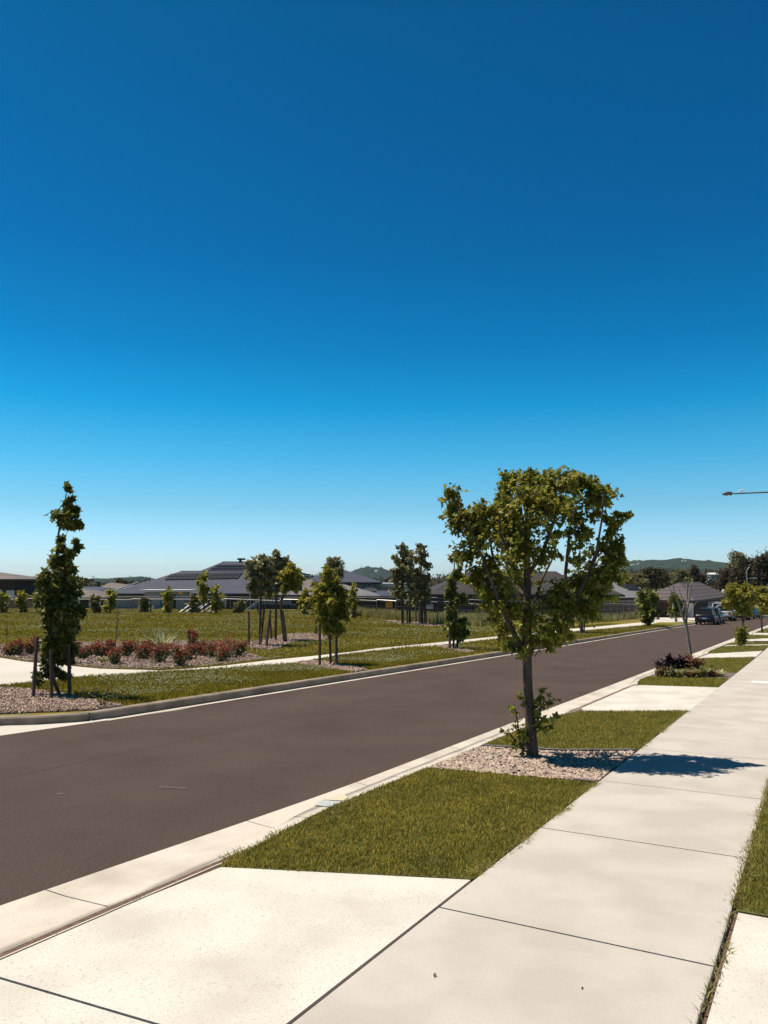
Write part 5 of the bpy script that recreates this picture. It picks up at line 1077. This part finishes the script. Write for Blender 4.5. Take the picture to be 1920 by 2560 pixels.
MB().tube([b, W(1869, 1475, D), W(1866.5, 1436, D), W(1866.5, 1428, D), W(1869, 1422, D), W(1874, 1418, D)], [.10, .09, .07, .06, .05, .05], 8).build('pole', M['metal'], th)
MB().tube([W(1868, 1446, D), W(1880, 1445.5, D), W(1886, 1445, D)], .05, 6).build('arm', M['metal'], th); MB().box(W(1888.5, 1445, D), (.5, .2, .12)).build('luminaire', M['white'], th)
# low wall and kerb beyond the junction
slab('verge', [G(1830, 1543), G(1905, 1541), G(1990, 1539.5), G(2000, 1536), G(1900, 1537), G(1825, 1539)], .1, .5, M['yellow'] if False else M['gutter'])
a = W(1812, 1527, 118); c = W(1960, 1527, 118); o = lerpbox(a, c, a.z, T(a.x, 118)-1, .3, M['wallgrey'], 'boundary_wall', None) if False else None
o = MB().box(((a.x+c.x)/2, 118, (a.z+T(a.x, 118)-.6)/2), (c.x-a.x, .3, a.z-T(a.x, 118)+.6)).build('boundary_wall', M['brickdark']); tag(o, 'low dark wall under the brown trees beyond the road end', 'wall')
# ================================================================ THE DISTANCE
def crownmass(name, clumps, size, m, per, label=None, kind='stuff', seed=0, cat=None):
    g = np.random.default_rng(seed); mb = MB()
    for x, y, z, r, h in clumps:
        n = per; D = g.normal(size=(n, 3)); D /= np.linalg.norm(D, axis=1)[:, None]; D[:, 2] = abs(D[:, 2])*1.2-.35
        lob = 1+.12*np.sin(D[:, 0]*4+x)*np.cos(D[:, 1]*5+y)
        P = np.array((x, y, z))+D*np.array((r, r, h))*(g.uniform(.6, .92, n)*lob)[:, None]; leaves(mb, P, size, 'd', out=D, droop=0, g=g)
    o = mb.build(name, m); tag(o, label, cat, kind=kind); return o
def profile(pts): xs, ys = zip(*pts); return lambda x: float(np.interp(x, xs, ys))
SKY1 = profile([(-120, 1448), (90, 1449), (150, 1446), (180, 1440), (215, 1442), (235, 1450), (320, 1446), (400, 1449), (690, 1438), (752, 1432), (790, 1425), (850, 1430), (905, 1437), (950, 1440), (990, 1436), (1073, 1430), (1115, 1426), (1170, 1427), (1250, 1432), (1400, 1436), (1490, 1424), (1560, 1415), (1800, 1412), (1830, 1405), (2100, 1400)])
g = random.Random(4)
def belt(name, d0, d1, x0, x1, step, drop, m, seed, size=1.3, per=130, rr=(3.5, 6)):
    cl = []; px = x0
    while px < x1:
        d = g.uniform(d0, d1); r = g.uniform(*rr); top = W(px, SKY1(px)+drop+g.uniform(-2.5, 5), d); gz = T(top.x, top.y); h = max(3., (top.z-gz)*.62); cl.append((top.x, top.y, top.z-h*.86, r, h)); px += step*g.uniform(.6, 1.4)*r/5
    crownmass(name, cl, size*.6, m, int(per*2.2), seed=seed)
belt('woodland', 380, 470, -150, 2080, 13, 0, M['wood1'], 1, 1.7, 170, (6, 10))
belt('woodland', 280, 350, 660, 2080, 12, 7, M['brownleaf'], 2, 1.4, 150, (5, 8))
belt('woodland', 230, 290, -150, 700, 14, 7, M['wood1'], 3, 1.3, 130, (4, 6.5))
belt('woodland', 200, 250, 1440, 1790, 12, 26, M['wood1'], 4, 1.1, 170, (3.5, 6))
# hills
def hill(name, d, prof, depth, seed, rough=2.2):
    g2 = np.random.default_rng(seed); V = []; xs = np.linspace(prof[0][0], prof[-1][0], 420); f = profile(prof); rows = 14
    ph = g2.uniform(0, 6, 6)
    for j in range(rows+1):
        t = j/rows; dd = d-depth*(1-t)
        for px in xs:
            c = W(px, f(px), d); z = c.z*t**.8+(-22)*(1-t**.8)+g2.normal()*rough*(.3+t); V.append((c.x, dd+math.sin(px*.03+ph[0])*40*(1-t), z))
    for px in xs: c = W(px, f(px), d); V.append((c.x, d+depth*.6, -40))
    w = len(xs); Fc = [(j*w+i, j*w+i+1, (j+1)*w+i+1, (j+1)*w+i) for j in range(rows+1) for i in range(w-1)]
    tag(MB().add(V, Fc).build(name, M['hillwood']), kind='structure')
hill('hills', 3600, [(-400, 1448), (40, 1448), (90, 1446), (150, 1450), (230, 1450), (300, 1446), (345, 1443), (375, 1447), (420, 1452), (760, 1452), (850, 1446), (885, 1425), (905, 1419), (925, 1417), (950, 1419), (975, 1426), (1010, 1440), (1040, 1447), (1400, 1446), (1500, 1425), (1550, 1408), (1573, 1403), (1594, 1400), (1642, 1401), (1677, 1396.5), (1703, 1397), (1728, 1400), (1778, 1404), (1816, 1407), (1900, 1412), (2300, 1430)], 1300, 5)
gh = 'pale houses on the far hill'
for px, py, s, lab in ((1582, 1414, 14, 'bright white building at the left foot of the far hill'), (1596, 1410, 9, 'small pale house second from the left on the far hill'), (1706, 1403, 8, 'tiny white house near the top of the far hill'), (1714, 1403, 7, 'tiny white house right beside the hilltop mast'), (940, 1430, 8, 'faint pale house on the slope of the middle hill')):
    c = W(px, py, 2350+(1420-py)*52); o = thing('hill_house', c, lab, 'house', gh); MB().box(c, (s, s*.7, 5)).build('wall', M['wallwhite'], o); MB().box(c+Vector((0, 0, 3.4)), (s*1.08, s*.8, 2), 0, (.5, .2)).build('roof', M['rooflight'], o)
for px, y0, y1, d, lab in ((903.5, 1420, 1413, 3400, 'radio mast on the middle hill'), (1715, 1399, 1390.5, 3400, 'radio mast on the far right hill'), (233, 1452, 1438, 800, 'tall power pole on the skyline right of the corner tree'), (325, 1450, 1438, 800, 'thin power pole on the skyline above the pale roofs')):
    a = W(px, y0+3, d); t = W(px, y1, d); r = .9 if d > 1000 else .28; mb = MB(); mb.tube([a, t], [r, r*.7], 5)
    if d < 1000: mb.box(t+Vector((0, 0, -1.2)), (3.4, .3, .3))
    tag(mb.build('mast' if d > 1000 else 'power_pole', M['postgrey'], origin=tuple(a)), lab, 'mast' if d > 1000 else 'pole')
a = W(372, 1452, 900); th = thing('power_pylon', a, 'wide H-shaped pylon on the skyline above the white barge boards', 'pylon'); mb = MB()
for px in (368, 374): mb.tube([W(px, 1452, 900), W(px, 1442, 900)], .3, 5)
mb.box(W(371, 1442.6, 900), (6.4, .4, .4)); mb.build('frame', M['postgrey'], th)
# sheds on the knoll
c = W(1781, 1439, 215); th = thing('farm_shed', c, 'small white-roofed shed on the green slope beyond the tiled roof', 'shed'); MB().box(c+Vector((0, 0, -.6)), (1.9, 2.4, 1.7)).build('wall', M['wallgreen'], th); MB().box(c+Vector((0, 0, .55)), (2.2, 2.7, .45), 0, (.95, .2)).build('roof', M['fasciawhite'], th)
c = W(1783, 1452, 208); th = thing('greenhouse', c, 'rounded pale tunnel greenhouse below the white-roofed shed', 'greenhouse'); mb = MB(); V = []; n = 10
for j in range(2):
    for i in range(n+1): a = math.pi*i/n; V.append((c.x+math.cos(a)*1.45, c.y+j*5, c.z-.5+math.sin(a)*1.2))
mb.add(V, [(i, i+1, n+2+i, n+1+i) for i in range(n)]+[tuple(range(n+1))[::-1], tuple(range(n+1, 2*n+2))]).build('cover', M['rooflight'], th)
# individual trees of the middle distance
def far_tree(label, px, base_py, top_py, w, d, m, seed, n=900, size=.55, name='tree', group=None):
    size *= .62; n = int(n*2.2); r = random.Random(seed); c = W(px, 1450, d); b = Vector((c.x, d, T(c.x, d))); h = base_py-top_py; bl = []
    for i in range(14):
        a = r.uniform(0, 6.28); q = r.uniform(.1, .8)**.6; bl.append((px+math.cos(a)*w*.36*q, top_py+h*.44+math.sin(a)*h*.32*q, w*.2, h*.14, n//14))
    return tree(name, label, b, bl, [(px, base_py, w*.035), (px, top_py+h*.6, w*.025), (px, top_py+h*.42, w*.01)], size, m, M['bark'], dep=d, seed=seed, kind='d', group=group, spread=1.)
far_tree('tall dark round tree rising highest over the brown trees at right', 1852, 1500, 1358, 80, 135, M['gum'], 501, 1900, .6)
far_tree('broad brown-leaved tree left of the far street lamp', 1822, 1520, 1398, 80, 130, M['brownleaf'], 502, 1900, .55)
far_tree('brown-leaved tree behind the far street lamp', 1868, 1530, 1388, 86, 128, M['brownleaf'], 503, 2200, .55)
far_tree('brown-leaved tree at the right edge beyond the street', 1912, 1530, 1372, 80, 126, M['brownleaf'], 504, 2200, .55)
far_tree('dark green tree top at the extreme right edge', 1930, 1520, 1362, 70, 140, M['gum'], 505, 1500, .6)
far_tree('dark low tree beyond the road end, right of the second round-headed tree', 1940, 1545, 1450, 80, 116, M['gum'], 506, 1500, .5)
far_tree('dark bushy tree low behind the round-headed street tree', 1835, 1535, 1452, 60, 122, M['wood1'], 507, 1500, .5)
far_tree('brown half-bare spreading tree above the solar roof', 1640, 1490, 1406, 84, 150, M['brownleaf'], 508, 1500, .6)
far_tree('brown tree right of the half-bare spreading tree', 1742, 1475, 1410, 54, 160, M['brownleaf'], 509, 1100, .6)
far_tree('dark green tree between the two brown trees above the tiled roof', 1703, 1478, 1420, 60, 155, M['gum'], 510, 1200, .6)
far_tree('bushy green tree beside the pale shed roof', 1598, 1480, 1428, 46, 145, M['gum'], 511, 900, .5)
far_tree('yellowish bushy tree just right of the large maple crown', 1562, 1480, 1424, 44, 150, M['young'], 512, 900, .5)
far_tree('tall dark tree rising behind the bright green young tree', 837, 1480, 1386, 60, 96, M['gum'], 513, 1500, .42)
far_tree('dark round tree right of the corner tree on the skyline', 205, 1470, 1437, 44, 170, M['wood1'], 514, 700, .6)
far_tree('reddish bushy tree behind the tan hip roof at left', 300, 1470, 1446, 40, 175, M['brownleaf'], 515, 600, .6)
far_tree('dark tree over the tan tiled roof beside the corner tree', 190, 1480, 1446, 40, 130, M['gum'], 516, 600, .5)
# ================================================================ AIR
hz = bpy.data.materials.new('haze_air'); hz.use_nodes = True; hn = hz.node_tree.nodes; hn.remove(hn['Principled BSDF']); pv = hn.new('ShaderNodeVolumePrincipled')
pv.inputs['Color'].default_value = (.62, .80, 1, 1); pv.inputs['Density'].default_value = .00004; pv.inputs['Anisotropy'].default_value = .2
hz.node_tree.links.new(pv.outputs[0], hn['Material Output'].inputs['Volume'])
if USE_HAZE:
    tag(MB().box((0, 3000, 23), (9000, 8000, 160)).build('haze', hz), kind='stuff')
for o in bpy.data.objects:
    if '_o' in o: del o['_o']
